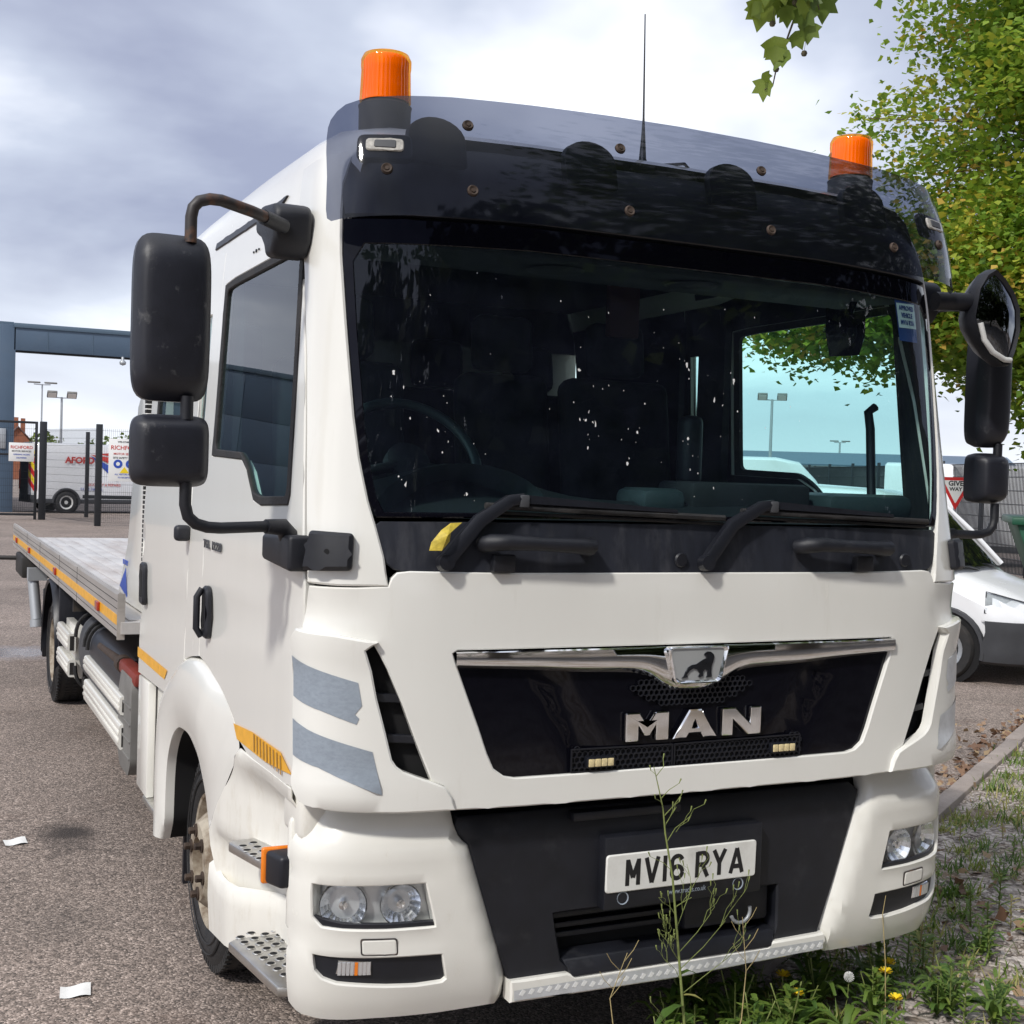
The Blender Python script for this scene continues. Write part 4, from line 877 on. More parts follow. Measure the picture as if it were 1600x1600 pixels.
# --- mirrors
def housing(cx, cz, w, h, y0, dep, parent, tilt=0, name='mirror_housing', bow=.022):
    n, m = 15, 21; rows = []
    def prof(u): return 1-abs(u)**4.5
    for j in range(m):
        row = []
        for i in range(n):
            u, v = -1+2*i/(n-1), -1+2*j/(m-1)
            # rounded-rectangle outline
            k = (abs(u)**6+abs(v)**6)**(1/6) if (u or v) else 1; mx_ = max(abs(u), abs(v)); sc_ = mx_/k if k else 1
            uu, vv = u*sc_, v*sc_
            d = bow*(1-uu*uu*.7)*(1-vv*vv*.5)-(.045 if mx_ > .999 else (.016 if mx_ > .89 else (.005 if mx_ > .75 else 0)))
            x = cx+uu*w/2; y = y0-d
            row.append((x, y+tilt*(x-cx), cz+vv*h/2))
        rows.append(row)
    g = G(); g.loft(rows)
    b = [rows[0][i] for i in range(n)]+[rows[j][n-1] for j in range(1, m)]+[rows[m-1][i] for i in range(n-2, -1, -1)]+[rows[j][0] for j in range(m-2, 0, -1)]
    k = len(g.v); N_ = len(b); bk = [(cx+(p[0]-cx)*.94, y0+dep+tilt*(p[0]-cx), cz+(p[2]-cz)*.95) for p in b]; mid = [(p[0], y0+dep*.7+tilt*(p[0]-cx), p[2]) for p in b]
    g.add(b+mid+bk, [(r*N_+i, r*N_+(i+1) % N_, (r+1)*N_+(i+1) % N_, (r+1)*N_+i) for r in range(2) for i in range(N_)]+[tuple(range(2*N_, 3*N_))])
    bm_o = g.build(name, 'mirror_shell', parent, smooth=50)
    gl = G(); P_ = [(cx+(p[0]-cx)*.84, y0+dep+.002+tilt*(p[0]-cx), cz+(p[2]-cz)*.86) for p in b]; gl.add(P_, [tuple(range(N_))]); gl.build('mirror_glass', 'reflector', bm_o, smooth=0)
    return bm_o
for s in (-1, 1):
    dx_ = 0 if s < 0 else .095; dy_ = 0 if s < 0 else .20
    X = lambda x: s*(x+dx_)
    g = G(); g.tube([(X(1.447), .15+dy_, 2.38), (X(1.447), .15+dy_, 2.445), (X(1.442), .15+dy_, 2.47), (X(1.428), .15+dy_, 2.487), (X(1.40), .155+dy_, 2.497), (X(1.37), .16+dy_, 2.498), (X(1.28), .20+dy_*.8, 2.487), (X(1.19), .27+dy_*.5, 2.478)], .0155, 12)
    arm = g.build('mirror_arm', 'rust_tube', T, smooth=60)
    g = G(); g.tube([(X(1.24), .235+dy_*.65, 2.483), (X(1.17), .29+dy_*.5, 2.474)], .021, 12); g.build('arm_sleeve', 'black_plastic', arm, smooth=60)
    g = G(); g.prism([(.27, 2.52), (.30, 2.545), (.44, 2.56), (.50, 2.53), (.50, 2.485), (.44, 2.465), (.40, 2.435), (.38, 2.40), (.31, 2.40), (.28, 2.44)], lambda u, w, h: (s*(1.085+h), u+.02, w), 0, .11); g.build('arm_mount', 'black_plastic', arm, bevel=.018, seg=3)
    g = G(); g.tube([(X(1.446), .15+dy_, 1.99), (X(1.446), .15+dy_, 1.93)], .0165, 12); g.build('mirror_link', 'black_plastic', T, smooth=60)
    g = G(); g.tube([(X(1.444), .15+dy_, 1.77), (X(1.444), .15+dy_, 1.712), (X(1.436), .15+dy_, 1.682), (X(1.416), .15+dy_, 1.664), (X(1.385), .155+dy_, 1.655), (X(1.35), .16+dy_, 1.653), (X(1.18), .215+dy_*.5, 1.658)], .0155, 12); ar2 = g.build('mirror_arm', 'black_plastic', T, smooth=60)
    g = G(); g.tube([(X(1.22), .20+dy_*.6, 1.657), (X(1.17), .218+dy_*.5, 1.655), (X(1.15), .23+dy_*.4, 1.63)], [.020, .024, .028], 12); g.build('arm_elbow', 'black_plastic', ar2, smooth=60)
    g = G(); g.hexa([(s*1.175, .135, 1.540), (s*1.11, .135, 1.540), (s*1.11, .50, 1.548), (s*1.165, .46, 1.552), (s*1.175, .135, 1.637), (s*1.11, .135, 1.637), (s*1.11, .50, 1.628), (s*1.165, .46, 1.625)]); g.build('mount_block', 'black_plastic', ar2, bevel=.012, seg=3)
    q = rounded(half([(1.02, 1.645), (1.028, 1.55), ('y', .125, 1.545), ('y', .120, 1.65)]), .012); q = q if s > 0 else mir(q)
    mb = panel('mount_block', BODY, q, 'black_plastic', ar2, t=.03, off=.036, lip=.010, grid=.02)
    c = BODY.pt(s*bx(1.075, 1.595)[0], 1.595, .037) if False else BODY.pt(bx(s*1.075, 1.595)[0], 1.595, .0365); g = G(); g.lathe([(0, .0), (.008, .0)], c, (s*.7, -.7, 0), 12); g.build('bolt_hole', 'void', ar2, smooth=0)
    ti = .12*s*-1
    housing(-1.484 if s < 0 else 1.517, 2.187, .198 if s < 0 else .125, .424, .135+dy_, .10, T, ti*.6)
    housing(-1.481 if s < 0 else 1.520, 1.849 if s < 0 else 1.862, .200 if s < 0 else .13, .184, .135+dy_, .09, T, ti*.6)
# kerb-view mirror ahead of the near-side pillar
g = G(); g.tube([(1.09, .22, 2.46), (1.22, .20, 2.465), (1.30, .19, 2.465)], .032, 12); kv = g.build('kerb_mirror', 'black_plastic', T, smooth=60)
ol = [(1.205, 2.409), (1.223, 2.510), (1.258, 2.562), (1.295, 2.583), (1.340, 2.555), (1.385, 2.510), (1.415, 2.455), (1.420, 2.375), (1.400, 2.30), (1.378, 2.252), (1.345, 2.250), (1.30, 2.275), (1.252, 2.322), (1.218, 2.365)]
g = G(); n = len(ol); c0 = (1.315, 2.42)
def shr(f, y): return [(c0[0]+(x-c0[0])*f, y-.18*(z-2.42)*0, c0[1]+(z-c0[1])*f) for x, z in ol]
ls = [shr(.86, .160), shr(.97, .150), shr(1.0, .165), shr(1.0, .20), shr(.8, .25), shr(.4, .28)]
g.loft(ls, closed=True); g.f.append(tuple(range(5*n, 6*n))); g.build('shell', 'black_plastic', kv, smooth=50)
g = G(); g.loft([shr(.87, .1585), shr(.6, .142), shr(.3, .134)], closed=True); g.add([(c0[0], .131, c0[1])]+shr(.3, .134), [(0, i_+1, (i_+1) % n+1) for i_ in range(n)]); g.build('mirror_glass', 'dark_mirror', kv, smooth=60)
g = G(); lo = [p for p in shr(.90, .155)]; g.tube([(1.232, .150, 2.39), (1.250, .148, 2.335), (1.290, .147, 2.295), (1.345, .147, 2.272), (1.375, .148, 2.272)], .010, 8); g.build('pale_rim', 'white_plastic', kv, smooth=60)
# --- side marker lamps on the bumper ends
for s in (-1, 1):
    g = G(); g.hexa([(s*1.150, .215, .664), (s*1.10, .215, .664), (s*1.10, .30, .662), (s*1.176, .292, .662), (s*1.150, .215, .752), (s*1.10, .215, .752), (s*1.10, .30, .756), (s*1.176, .292, .756)]); sm = g.build('side_marker', 'black_trim', T, bevel=.012, seg=3)
    g = G(); g.box(s*1.10, s*1.182, .294, .312, .658, .760); g.build('amber_lens', 'amber_lamp', sm, bevel=.008, seg=3)
    g = G(); g.box(s*1.06, s*1.128, .205, .245, .55, .86); g.build('bumper_stay', 'paint_low', T, bevel=.015)
    g = G(); g.box(s*.98, s*1.118, .14, .34, .80, .952); g.build('corner_filler', 'paint_step', T, bevel=.03, seg=3)
# --- wheels
def tyre_prof(Rr, w): return [(.235, .02), (.25, .0), (.30, -.012), (Rr-.05, -.006), (Rr-.022, .006), (Rr-.006, .022), (Rr, .045), (Rr, w-.045), (Rr-.006, w-.022), (Rr-.05, w), (.25, w), (.235, w-.02)]
def wheel(xo, yc, Rr, s, dual):
    # xo: outer face of the tyre; axis points inboard
    ax = (-s, 0, 0); root = G(); c = (xo, yc, Rr); w = .235
    root.lathe(tyre_prof(Rr, w), c, ax, 56, close=True); wh = root.build('wheel', 'rubber', T, smooth=40)
    if dual:
        g = G(); g.lathe(tyre_prof(Rr, w), (xo-s*.275, yc, Rr), ax, 40, close=True); g.build('tyre', 'rubber', wh, smooth=40)
    g = G()   # tread blocks and shoulder grooves
    for k in range(72):
        a = 2*math.pi*k/72; m_ = Matrix.Translation(Vector(c)) @ Matrix.Rotation(a, 4, 'X')
        g.box(-.006*s if s < 0 else 0, -s*.030, -.010, .010, Rr-.030, Rr+.004, m_)
        for q in (.065, .12, .175): g.box(-s*q, -s*(q+.035), -.012, .012, Rr-.01, Rr+.004, m_)
    g.build('tread', 'rubber', wh, smooth=0, kind='stuff')
    g = G()
    for r_ in (.29, .325): g.lathe([(r_-.004, -.012), (r_, -.016), (r_+.004, -.012)], c, ax, 56)
    g.build('sidewall_rib', 'rubber', wh, smooth=60)
    g = G()
    if dual: pf = [(.245, .008), (.238, .0), (.230, .006), (.215, .05), (.19, .13), (.15, .165), (.11, .165), (.10, .10), (.06, .09), (0, .09)]
    else: pf = [(.245, .008), (.240, -.004), (.230, .0), (.216, .028), (.19, .025), (.155, -.02), (.138, -.040), (.088, -.040), (.086, .0), (.084, .02), (.05, .02), (0, .02)]
    g.lathe(pf, c, ax, 44); rm = g.build('rim', 'rim', wh, smooth=40)
    h0 = .165 if dual else -.040
    for k in range(6):
        a = R(15+60*k); p = Vector(c)+Vector((-s*h0, math.cos(a)*.111, math.sin(a)*.111))
        g = G(); g.lathe([(.018, 0), (.018, -.005), (.0145, -.006), (.0145, -.026), (.010, -.029), (0, -.029)], p, ax, 6); g.build('nut', 'rusty', rm, smooth=0)
        g = G(); g.lathe([(.024, .001), (.024, -.006), (.0165, -.007)], p, ax, 18); g.build('washer', 'rusty', rm, smooth=50)
for s in (-1, 1):
    wheel(s*1.082, 1.445, .385, s, False); wheel(s*1.095, 7.05, .385, s, True)
g = G(); g.box(-.9, .9, 1.385, 1.505, .30, .42); g.box(-.8, .8, 6.98, 7.12, .30, .45); g.build('axle', 'steel_dark', T, smooth=0)
# --- chassis, tank, guards, oddments behind the cab
g = G()
for s in (-1, 1): g.box(s*.38, s*.46, .3, 9.4, .62, .86)
g.box(-.6, .6, 2.9, 3.3, .5, 1.0); g.build('chassis', 'steel_dark', T, smooth=0)
def dtank(y0, y1, m, nm, x0=-1.12, x1=-.55, z0=.36, z1=.885, r=.12):
    pr = rounded([(x0, z0), (x1, z0), (x1, z1), (x0, z1)], r, 7); g = G(); g.prism(pr, lambda u, w, h: (u, h, w), y0, y1); return g.build(nm, m, T, smooth=40, bevel=.0)
dtank(3.35, 4.62, 'black_trim', 'fuel_tank', z1=.845)
at = dtank(4.62, 5.35, 'grey_dark', 'air_tank', x0=-1.10, z0=.40, z1=.86, r=.2)
for y in (4.66, 4.80, 5.26):
    pr = rounded([(-1.132, .37), (-.55, .37), (-.55, .872), (-1.132, .872)], .16, 7); g = G(); g.tube([(a, y, b) for a, b in pr], .012, 6); g.build('strap', 'rubber', at, smooth=60)
for (y0, y1, z0, z1) in ((3.22, 4.66, .590, .682), (3.22, 4.64, .42, .545), (5.52, 6.20, .575, .70), (5.50, 6.18, .42, .53)):
    g = G(); zc_ = (z0+z1)/2
    pr = rounded([(-1.150, z0), (-1.10, z0), (-1.10, z1), (-1.150, z1)], .018)
    g.prism(pr, lambda u, w, h: (u, h, w), y0, y1); gd = g.build('side_guard', 'paint_low', T, smooth=40)
    for q in (.35, .65):
        g = G(); z = z0+(z1-z0)*q; g.box(-1.1565, -1.149, y0+.01, y1-.01, z-.010, z+.010); g.build('rib', 'paint_low', gd, bevel=.004)
    g = G(); g.prism([(-1.138, z0+.016), (-1.112, z0+.016), (-1.112, z1-.016), (-1.138, z1-.016)], lambda u, w, h: (u, h, w), y0-.002, y0+.004); g.build('open_end', 'steel_dark', gd, smooth=0)
g = G(); g.box(-1.10, -1.05, 5.55, 6.1, .40, .74); g.build('guard_bracket', 'paint_low', T, bevel=.004)
# mudguard over the rear wheels
rows = []
for k in range(25):
    a = R(-8+196*k/24); y = 7.05-math.cos(a)*.53 if True else 0; z = .385+math.sin(a)*.53
    rows.append([(-1.125, y, z-.02), (-1.135, y, z), (-1.10, y, z+.035), (-.55, y, z+.035)])
g = G(); g.loft(rows); g.build('mudguard', 'black_trim', T, smooth=40)
for q_ in ((-1.13, -.60, 6.30, 6.33, .42, .96), (-1.12, -.6, 7.62, 7.65, .25, .8)): g = G(); g.box(*q_); g.build('mudguard', 'black_trim', T, bevel=.01)
g = G(); g.prism([(-1.08, .80), (-.6, .80), (-.6, 1.0), (-1.08, 1.0)], lambda u, w, h: (u, h, w), 5.9, 5.93); g.build('frame_plate', 'steel_dark', T)
# fluid can strapped behind the cab, pump with its red body
g = G(); g.prism(rounded([(2.99, .40), (3.05, .33), (3.32, .33), (3.40, .40), (3.40, .70), (3.33, .80), (3.02, .80), (2.99, .75)], .03), lambda u, w, h: (-1.13+h, u, w), 0, .22); jc = g.build('fluid_can', 'grey_plastic', T, smooth=40, bevel=.012)
for z in (.42, .50, .58, .66):
    g = G(); g.box(-1.137, -1.125, 3.0, 3.39, z-.006, z+.006); g.build('rib', 'grey_plastic', jc, bevel=.003)
g = G(); g.tube([(-1.09, 4.35, .775), (-1.09, 3.55, .795)], .026, 10); g.tube([(-1.09, 3.56, .795), (-1.09, 3.46, .797)], .045, 12); pu = g.build('pump_lance', 'rusty', T, smooth=60)
g = G(); g.box(-1.125, -1.05, 2.95, 3.46, .765, .835); g.build('pump_body', 'red_plastic', pu, bevel=.02)
# --- flat bed
bed = G(); bed.box(-1.19, 1.19, 2.95, 9.85, 1.02, 1.075); bd_ = bed.build('bed', 'deck', T, smooth=0)
for k in range(22):
    x = -1.15+k*.108; g = G(); g.box(x, x+.104, 3.0, 9.82, 1.0755, 1.0815); g.build('deck_plank', 'deck', bd_, bevel=.002)
for s in (-1, 1):
    g = G(); g.prism([(s*1.205, 1.005), (s*1.175, .995), (s*1.175, 1.205), (s*1.198, 1.215), (s*1.205, 1.20)], lambda u, w, h: (u, h, w), 2.97, 9.84); sb = g.build('side_board', 'alloy_board', T, smooth=0)
    for z in (1.035, 1.135, 1.17):
        g = G(); g.box(s*1.2055, s*1.202, 2.975, 9.83, z-.002, z+.002); g.build('board_seam', 'steel_dark', sb, smooth=0)
    g = G(); g.box(s*1.207, s*1.204, 2.99, 9.8, 1.060, 1.108); g.build('yellow_tape', 'tape_yellow', sb, smooth=0)
    g = G(); g.box(s*1.207, s*1.172, 2.962, 2.971, .993, 1.208); g.build('end_cap', 'alloy_board', sb, smooth=0)
    for y in (3.62, 5.80, 7.9, 9.3):
        g = G(); g.box(s*1.206, s*1.222, y-.05, y+.05, 1.060, 1.108); g.build('side_lamp', 'red_lamp', sb, bevel=.006)
    for y in (4.6, 5.6, 7.0, 8.2):
        g = G(); g.box(s*1.2062, s*1.204, y-.004, y+.004, 1.0, 1.205); g.build('board_joint', 'steel_dark', sb, smooth=0)
    for y in (6.4, 8.0, 9.2):
        g = G(); g.tube([(s*1.10, y-.06+.12*i/8, 1.09+.05*math.sin(math.pi*i/8)) for i in range(9)], .010, 6); g.build('lashing_ring', 'steel_dark', T, smooth=60)
# headboard wing with a blue mark, winch gear
hb = [(3.20, 1.09), (4.03, 1.09), (3.90, 1.21), (3.70, 1.40), (3.60, 1.66), (3.46, 2.10), (3.20, 2.25)]
for s in (-1, 1):
    g = G(); g.prism(hb, lambda u, w, h: (s*(1.06-h), u, w), 0, .04); hw = g.build('headboard', 'paint', T, bevel=.008)
    if s < 0:
        g = G(); g.prism([(3.92, 1.16), (3.72, 1.27), (3.66, 1.12)], lambda u, w, h: (-1.062-h, u, w), 0, .001); g.build('blue_mark', 'logo_blue', hw, smooth=0)
        text_obj('RECOVERY', .035, lambda u, w, h: (-1.062-h, 3.74-u, 1.285+w), 'logo_blue', 'lettering', hw, bold=.001)
g = G(); g.box(-1.02, 1.02, 2.92, 2.98, 1.05, 1.95); g.build('headboard', 'paint', T, bevel=.01)
g = G(); g.tube([(-.85, 3.75, 1.17), (-.35, 3.75, 1.17)], .085, 16); g.box(-.95, -.85, 3.6, 3.9, 1.08, 1.28); g.box(-.35, -.25, 3.6, 3.9, 1.08, 1.28); wn_ = g.build('winch', 'steel_dark', T, bevel=.008)
g = G()
for k in range(5): g.tube([(-.9+.08*math.sin(t*.5+k), 3.9+.25*k/5+.12*math.cos(t*.31), 1.14+.05*math.sin(t*.33+k)+.02*k) for t in range(20)], .012, 6)
g.build('hose', 'rubber', wn_, smooth=60)
# tail gear under the bed
g = G(); g.box(-1.22, -.85, 8.55, 9.25, .80, .985); g.build('tail_locker', 'steel_dark', T, bevel=.02)
g = G(); g.tube([(-1.20, 9.2, .93), (-1.42, 9.25, .93)], .02, 8); g.lathe([(0, .05), (.035, .035), (.05, 0), (.035, -.035), (0, -.05)], (-1.45, 9.26, .93), (0, 0, 1), 12); g.build('tail_lever', 'steel_dark', T, smooth=60)
g = G(); g.tube([(-1.16, 8.15, .86), (-1.13, 8.05, .50)], .045, 12); g.tube([(-1.13, 8.05, .50), (-1.128, 8.04, .44)], .055, 12); g.box(-1.20, -1.05, 8.08, 8.22, .82, .92); g.build('support_leg', 'galv', T, smooth=50)
# --- cab interior
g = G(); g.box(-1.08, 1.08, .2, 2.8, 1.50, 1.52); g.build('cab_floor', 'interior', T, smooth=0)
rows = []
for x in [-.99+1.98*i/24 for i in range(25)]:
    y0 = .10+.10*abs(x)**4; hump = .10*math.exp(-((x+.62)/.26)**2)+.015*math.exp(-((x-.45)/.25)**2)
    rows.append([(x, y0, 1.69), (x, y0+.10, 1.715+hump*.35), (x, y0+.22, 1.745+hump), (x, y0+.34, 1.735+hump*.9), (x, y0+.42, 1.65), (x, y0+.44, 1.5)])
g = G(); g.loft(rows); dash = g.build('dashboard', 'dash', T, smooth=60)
g = G(); g.box(.16, .63, .26, .48, 1.70, 1.815); g.build('cubby', 'interior', dash, bevel=.02)
g = G(); g.box(.66, 1.02, .2, .5, 1.70, 1.79); g.build('dash_top_tray', 'dash_pale', dash, bevel=.03)
g = G(); g.box(-.02, .14, .25, .45, 1.70, 1.79); g.build('dash_pod', 'dash_pale', dash, bevel=.03)
rows = []
for i in range(13):
    a = math.pi*i/12; rows.append([(-.66-.27*math.cos(a)*q, .16+.22*(1-q), 1.70+.145*math.sin(a)*(.35+.65*q) if q else 1.70) for q in (1, .8, .5, .2)])
g = G(); g.loft(rows); g.build('instrument_hood', 'dash_pale', dash, smooth=60)
tilt = Matrix.Translation(Vector((-.66, .62, 1.86))) @ Matrix.Rotation(R(52), 4, 'X')
g = G(); g.tube([tuple(tilt @ Vector((.225*math.cos(2*math.pi*i/40), .225*math.sin(2*math.pi*i/40), 0))) for i in range(41)], .0165, 8, caps=False); swl = g.build('steering_wheel', 'dash_pale', T, smooth=60)
g = G()
for a in (200, 340, 270): g.tube([tuple(tilt @ Vector((0, 0, -.03))), tuple(tilt @ Vector((.22*math.cos(R(a)), .22*math.sin(R(a)), 0)))], .018, 8)
g.lathe([(0, .0), (.07, -.01), (.075, -.05)], tilt @ Vector((0, 0, 0)), tilt.to_3x3() @ Vector((0, 0, 1)), 20); g.build('spokes', 'interior', swl, smooth=60)
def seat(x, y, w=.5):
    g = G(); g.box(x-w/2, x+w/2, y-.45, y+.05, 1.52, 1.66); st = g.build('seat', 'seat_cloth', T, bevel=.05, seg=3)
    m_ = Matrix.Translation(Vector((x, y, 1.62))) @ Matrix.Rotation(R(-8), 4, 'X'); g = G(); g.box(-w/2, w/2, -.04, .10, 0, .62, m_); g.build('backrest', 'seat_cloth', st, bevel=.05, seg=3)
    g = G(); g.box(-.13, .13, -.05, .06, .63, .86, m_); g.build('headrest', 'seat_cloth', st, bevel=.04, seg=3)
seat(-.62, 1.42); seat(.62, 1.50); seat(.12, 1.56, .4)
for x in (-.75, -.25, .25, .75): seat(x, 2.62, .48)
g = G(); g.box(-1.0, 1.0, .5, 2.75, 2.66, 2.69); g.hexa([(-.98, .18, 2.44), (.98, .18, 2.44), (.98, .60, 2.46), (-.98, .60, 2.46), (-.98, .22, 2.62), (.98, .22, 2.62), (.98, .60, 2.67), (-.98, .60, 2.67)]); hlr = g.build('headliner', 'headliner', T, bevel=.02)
g = G(); g.box(.18, .24, .30, .32, 2.44, 2.455); g.build('visor_catch', 'interior', hlr)
for x in (-.33, .16):
    g = G(); g.lathe([(0, -.012), (.075, -.008), (.09, 0)], (x, .30, 2.437), (0, 0, 1), 24); g.build('dome_lamp', 'headliner', hlr, smooth=50)
g = G(); g.box(.42, .56, 1.30, 1.34, 2.38, 2.60); g.build('hanging_cloth', 'orange_cloth', T, bevel=.01)
for s in (-1, 1):
    g = G(); g.box(s*1.02, s*1.055, 1.37, 1.57, 1.5, 2.5); g.build('post_trim_window_cover', 'interior', T)
    g = G(); g.box(s*1.02, s*1.05, 1.72, 2.54, 1.5, 2.5); g.build('post_trim_window_cover', 'interior', T)  # added dark board blocking the bright light of the crew window
    g = G(); g.tube([(s*1.02, .42, 2.10), (s*.99, .42, 2.08), (s*.985, .40, 2.02), (s*.985, .38, 1.78)], .016, 8); g.build('grab_rail', 'black_plastic', T, smooth=60)
# trim on the inside of doors, posts and pillars
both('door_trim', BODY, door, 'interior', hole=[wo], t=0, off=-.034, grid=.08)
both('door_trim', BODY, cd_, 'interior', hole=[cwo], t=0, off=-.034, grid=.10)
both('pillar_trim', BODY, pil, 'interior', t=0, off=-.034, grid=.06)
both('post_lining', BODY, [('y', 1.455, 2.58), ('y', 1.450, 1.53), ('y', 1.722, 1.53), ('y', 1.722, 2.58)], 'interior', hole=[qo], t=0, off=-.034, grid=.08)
# handset standing on the dash, inside mirror by the near-side pillar, windscreen permit
g = G(); g.box(.30, .375, .52, .60, 1.80, 2.04); hs_ = g.build('handset', 'black_plastic', T, bevel=.025, seg=3)
g = G(); g.tube([(.335, .55, 1.70+.012*k) for k in range(10)], [.03+(.006 if k % 2 else 0) for k in range(10)], 10); g.build('gaiter', 'rubber', hs_, smooth=30)
rows = []
for j in range(9):
    v = -1+2*j/8; rows.append([(.80+.085*u*(1-.25*max(0, -v)*abs(u)), .33-.035*(1-u*u)*(1-v*v), 2.335+.075*v*(1-.10*u)) for u in [-1+i/4 for i in range(9)]])
g = G(); g.loft(rows); g.tube([(.82, .34, 2.40), (.84, .33, 2.47)], .012, 8); g.build('inside_mirror', 'gloss_black', T, smooth=60)
pm = panel('permit', BODY, half([(.835, 2.455), (.940, 2.455), (.945, 2.30), (.850, 2.30)]), 'sticker_blue', T, t=0, off=-.007)
panel('permit_card', BODY, half([(.842, 2.425), (.937, 2.427), (.941, 2.345), (.850, 2.343)]), 'paper', pm, t=0, off=-.0055)
for i, tx in enumerate(('APPROVED', 'VEHICLE', 'MV16 RYA')):
    text_obj(tx, .021, lambda u, w, h, i=i: tuple(BODY.pt(bx(.892+u, 2.4)[0], 2.403-i*.024+w, -.005+h)), 'sticker_blue', 'permit_lettering', pm, ext=.0005, bold=.0008, sx=.72)
# painted reflections of sky gaps between trees: flat irregular flecks lying on the pane
g = G(); random.seed(11)
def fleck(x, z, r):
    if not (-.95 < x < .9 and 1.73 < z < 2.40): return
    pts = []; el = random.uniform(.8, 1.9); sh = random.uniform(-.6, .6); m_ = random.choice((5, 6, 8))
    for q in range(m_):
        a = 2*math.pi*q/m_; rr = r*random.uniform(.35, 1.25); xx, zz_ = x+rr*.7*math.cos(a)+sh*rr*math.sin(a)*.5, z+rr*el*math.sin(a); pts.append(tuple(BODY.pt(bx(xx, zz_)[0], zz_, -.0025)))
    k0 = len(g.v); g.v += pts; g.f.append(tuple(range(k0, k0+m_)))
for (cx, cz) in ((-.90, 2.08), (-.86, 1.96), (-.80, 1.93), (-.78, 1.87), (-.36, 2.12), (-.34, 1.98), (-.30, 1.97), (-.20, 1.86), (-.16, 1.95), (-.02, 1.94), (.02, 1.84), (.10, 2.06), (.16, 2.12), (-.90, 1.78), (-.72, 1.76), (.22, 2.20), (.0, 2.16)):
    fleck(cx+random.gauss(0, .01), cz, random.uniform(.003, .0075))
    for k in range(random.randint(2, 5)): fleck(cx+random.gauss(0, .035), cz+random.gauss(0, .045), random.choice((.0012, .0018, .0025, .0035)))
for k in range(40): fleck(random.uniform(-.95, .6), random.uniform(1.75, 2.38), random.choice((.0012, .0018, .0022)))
g.build('sky_gap_flecks', 'seed', T, smooth=0, kind='stuff')
# leaf caught under the wiper
g = G(); pts = []
for i, (u, v) in enumerate([(-.014, -.055), (.014, -.045), (.020, -.01), (.010, .03), (.026, .062), (-.004, .045), (-.018, .012), (-.022, -.03)]):
    xx, zz_ = -.800+u*.9+v*.5, 1.640+v*.75-u*.3; pts.append(tuple(BODY.pt(bx(xx, zz_)[0], zz_, .045+.012*math.sin(i*1.3))))
pts.append(tuple(BODY.pt(bx(-.797, 1.640)[0], 1.640, .070)))
g.add(pts, [(i, (i+1) % 8, 8) for i in range(8)])
lf = g.build('dead_leaf', 'leaf_yellow', None, smooth=0); lf['label'] = 'curled yellow leaf caught behind the wiper arm on the driver side'; lf['category'] = 'leaf'

# ================================================================ ground
def tagd(o, label=None, cat=None, group=None, kind=None):
    for k, v in (('label', label), ('category', cat), ('group', group), ('kind', kind)):
        if v: o[k] = v
    return o
rng = np.random.default_rng(5)
g = G(); g.add([(-500, -300, 0), (700, -300, 0), (700, 900, 0), (-500, 900, 0)], [(0, 1, 2, 3)]); tagd(g.build('tarmac', 'tarmac', None, smooth=0), kind='structure')
KD = Vector((.832, .555, 0)).normalized(); KN = Vector((KD.y, -KD.x, 0))        # kerb direction, and towards the gravel
def kpt(s, n, z): p = Vector((0, .177, 0))+KD*s+KN*n; return (p.x, p.y, z)
# verge of gravel on the camera side of the kerb, gently uneven
nu, nv = 90, 60; vs = []; us = [-30+(60+30)*(i/nu) for i in range(nu+1)]
us = sorted(set([-30, -20, -14]+[-10+.25*i for i in range(81)]+[12, 16, 22, 30, 45, 60])); vv = [.115+.12*j for j in range(34)]+[4.6, 5.6, 7, 9, 12, 16, 24]
def gz(s, n): return .062+.018*math.sin(s*2.1+n*1.3)*math.sin(n*2.7-s*.7)+.010*math.sin(s*6.3+1)*math.sin(n*5.1)
g = G(); g.loft([[kpt(s, n, gz(s, n)) for n in vv] for s in us]); tagd(g.build('gravel_verge', 'gravel', None, smooth=60), kind='structure')
kerb = tagd(bpy.data.objects.new('kerb', None), kind='structure'); kerb.location = (0, 0, 0); COL.objects.link(kerb)
random.seed(3)
for k in range(-12, 26):
    s0, s1 = k*.915+.37, (k+1)*.915+.37-.008; h = .092+random.uniform(-.006, .006); j = random.uniform(-.006, .006)
    g = G(); g.hexa([kpt(s0, j, -.05), kpt(s1, j, -.05), kpt(s1, .118+j, -.05), kpt(s0, .118+j, -.05), kpt(s0, j+.012, h), kpt(s1, j+.012, h), kpt(s1, .118+j, h), kpt(s0, .118+j, h)])
    g.build('kerb_stone', 'concrete', kerb, bevel=.008)
def heights(x, y):
    d = Vector((x, y-.177, 0)); return gz(d.dot(KD), d.dot(KN)) if d.dot(KN) > .118 else (0 if d.dot(KN) < 0 else .09)
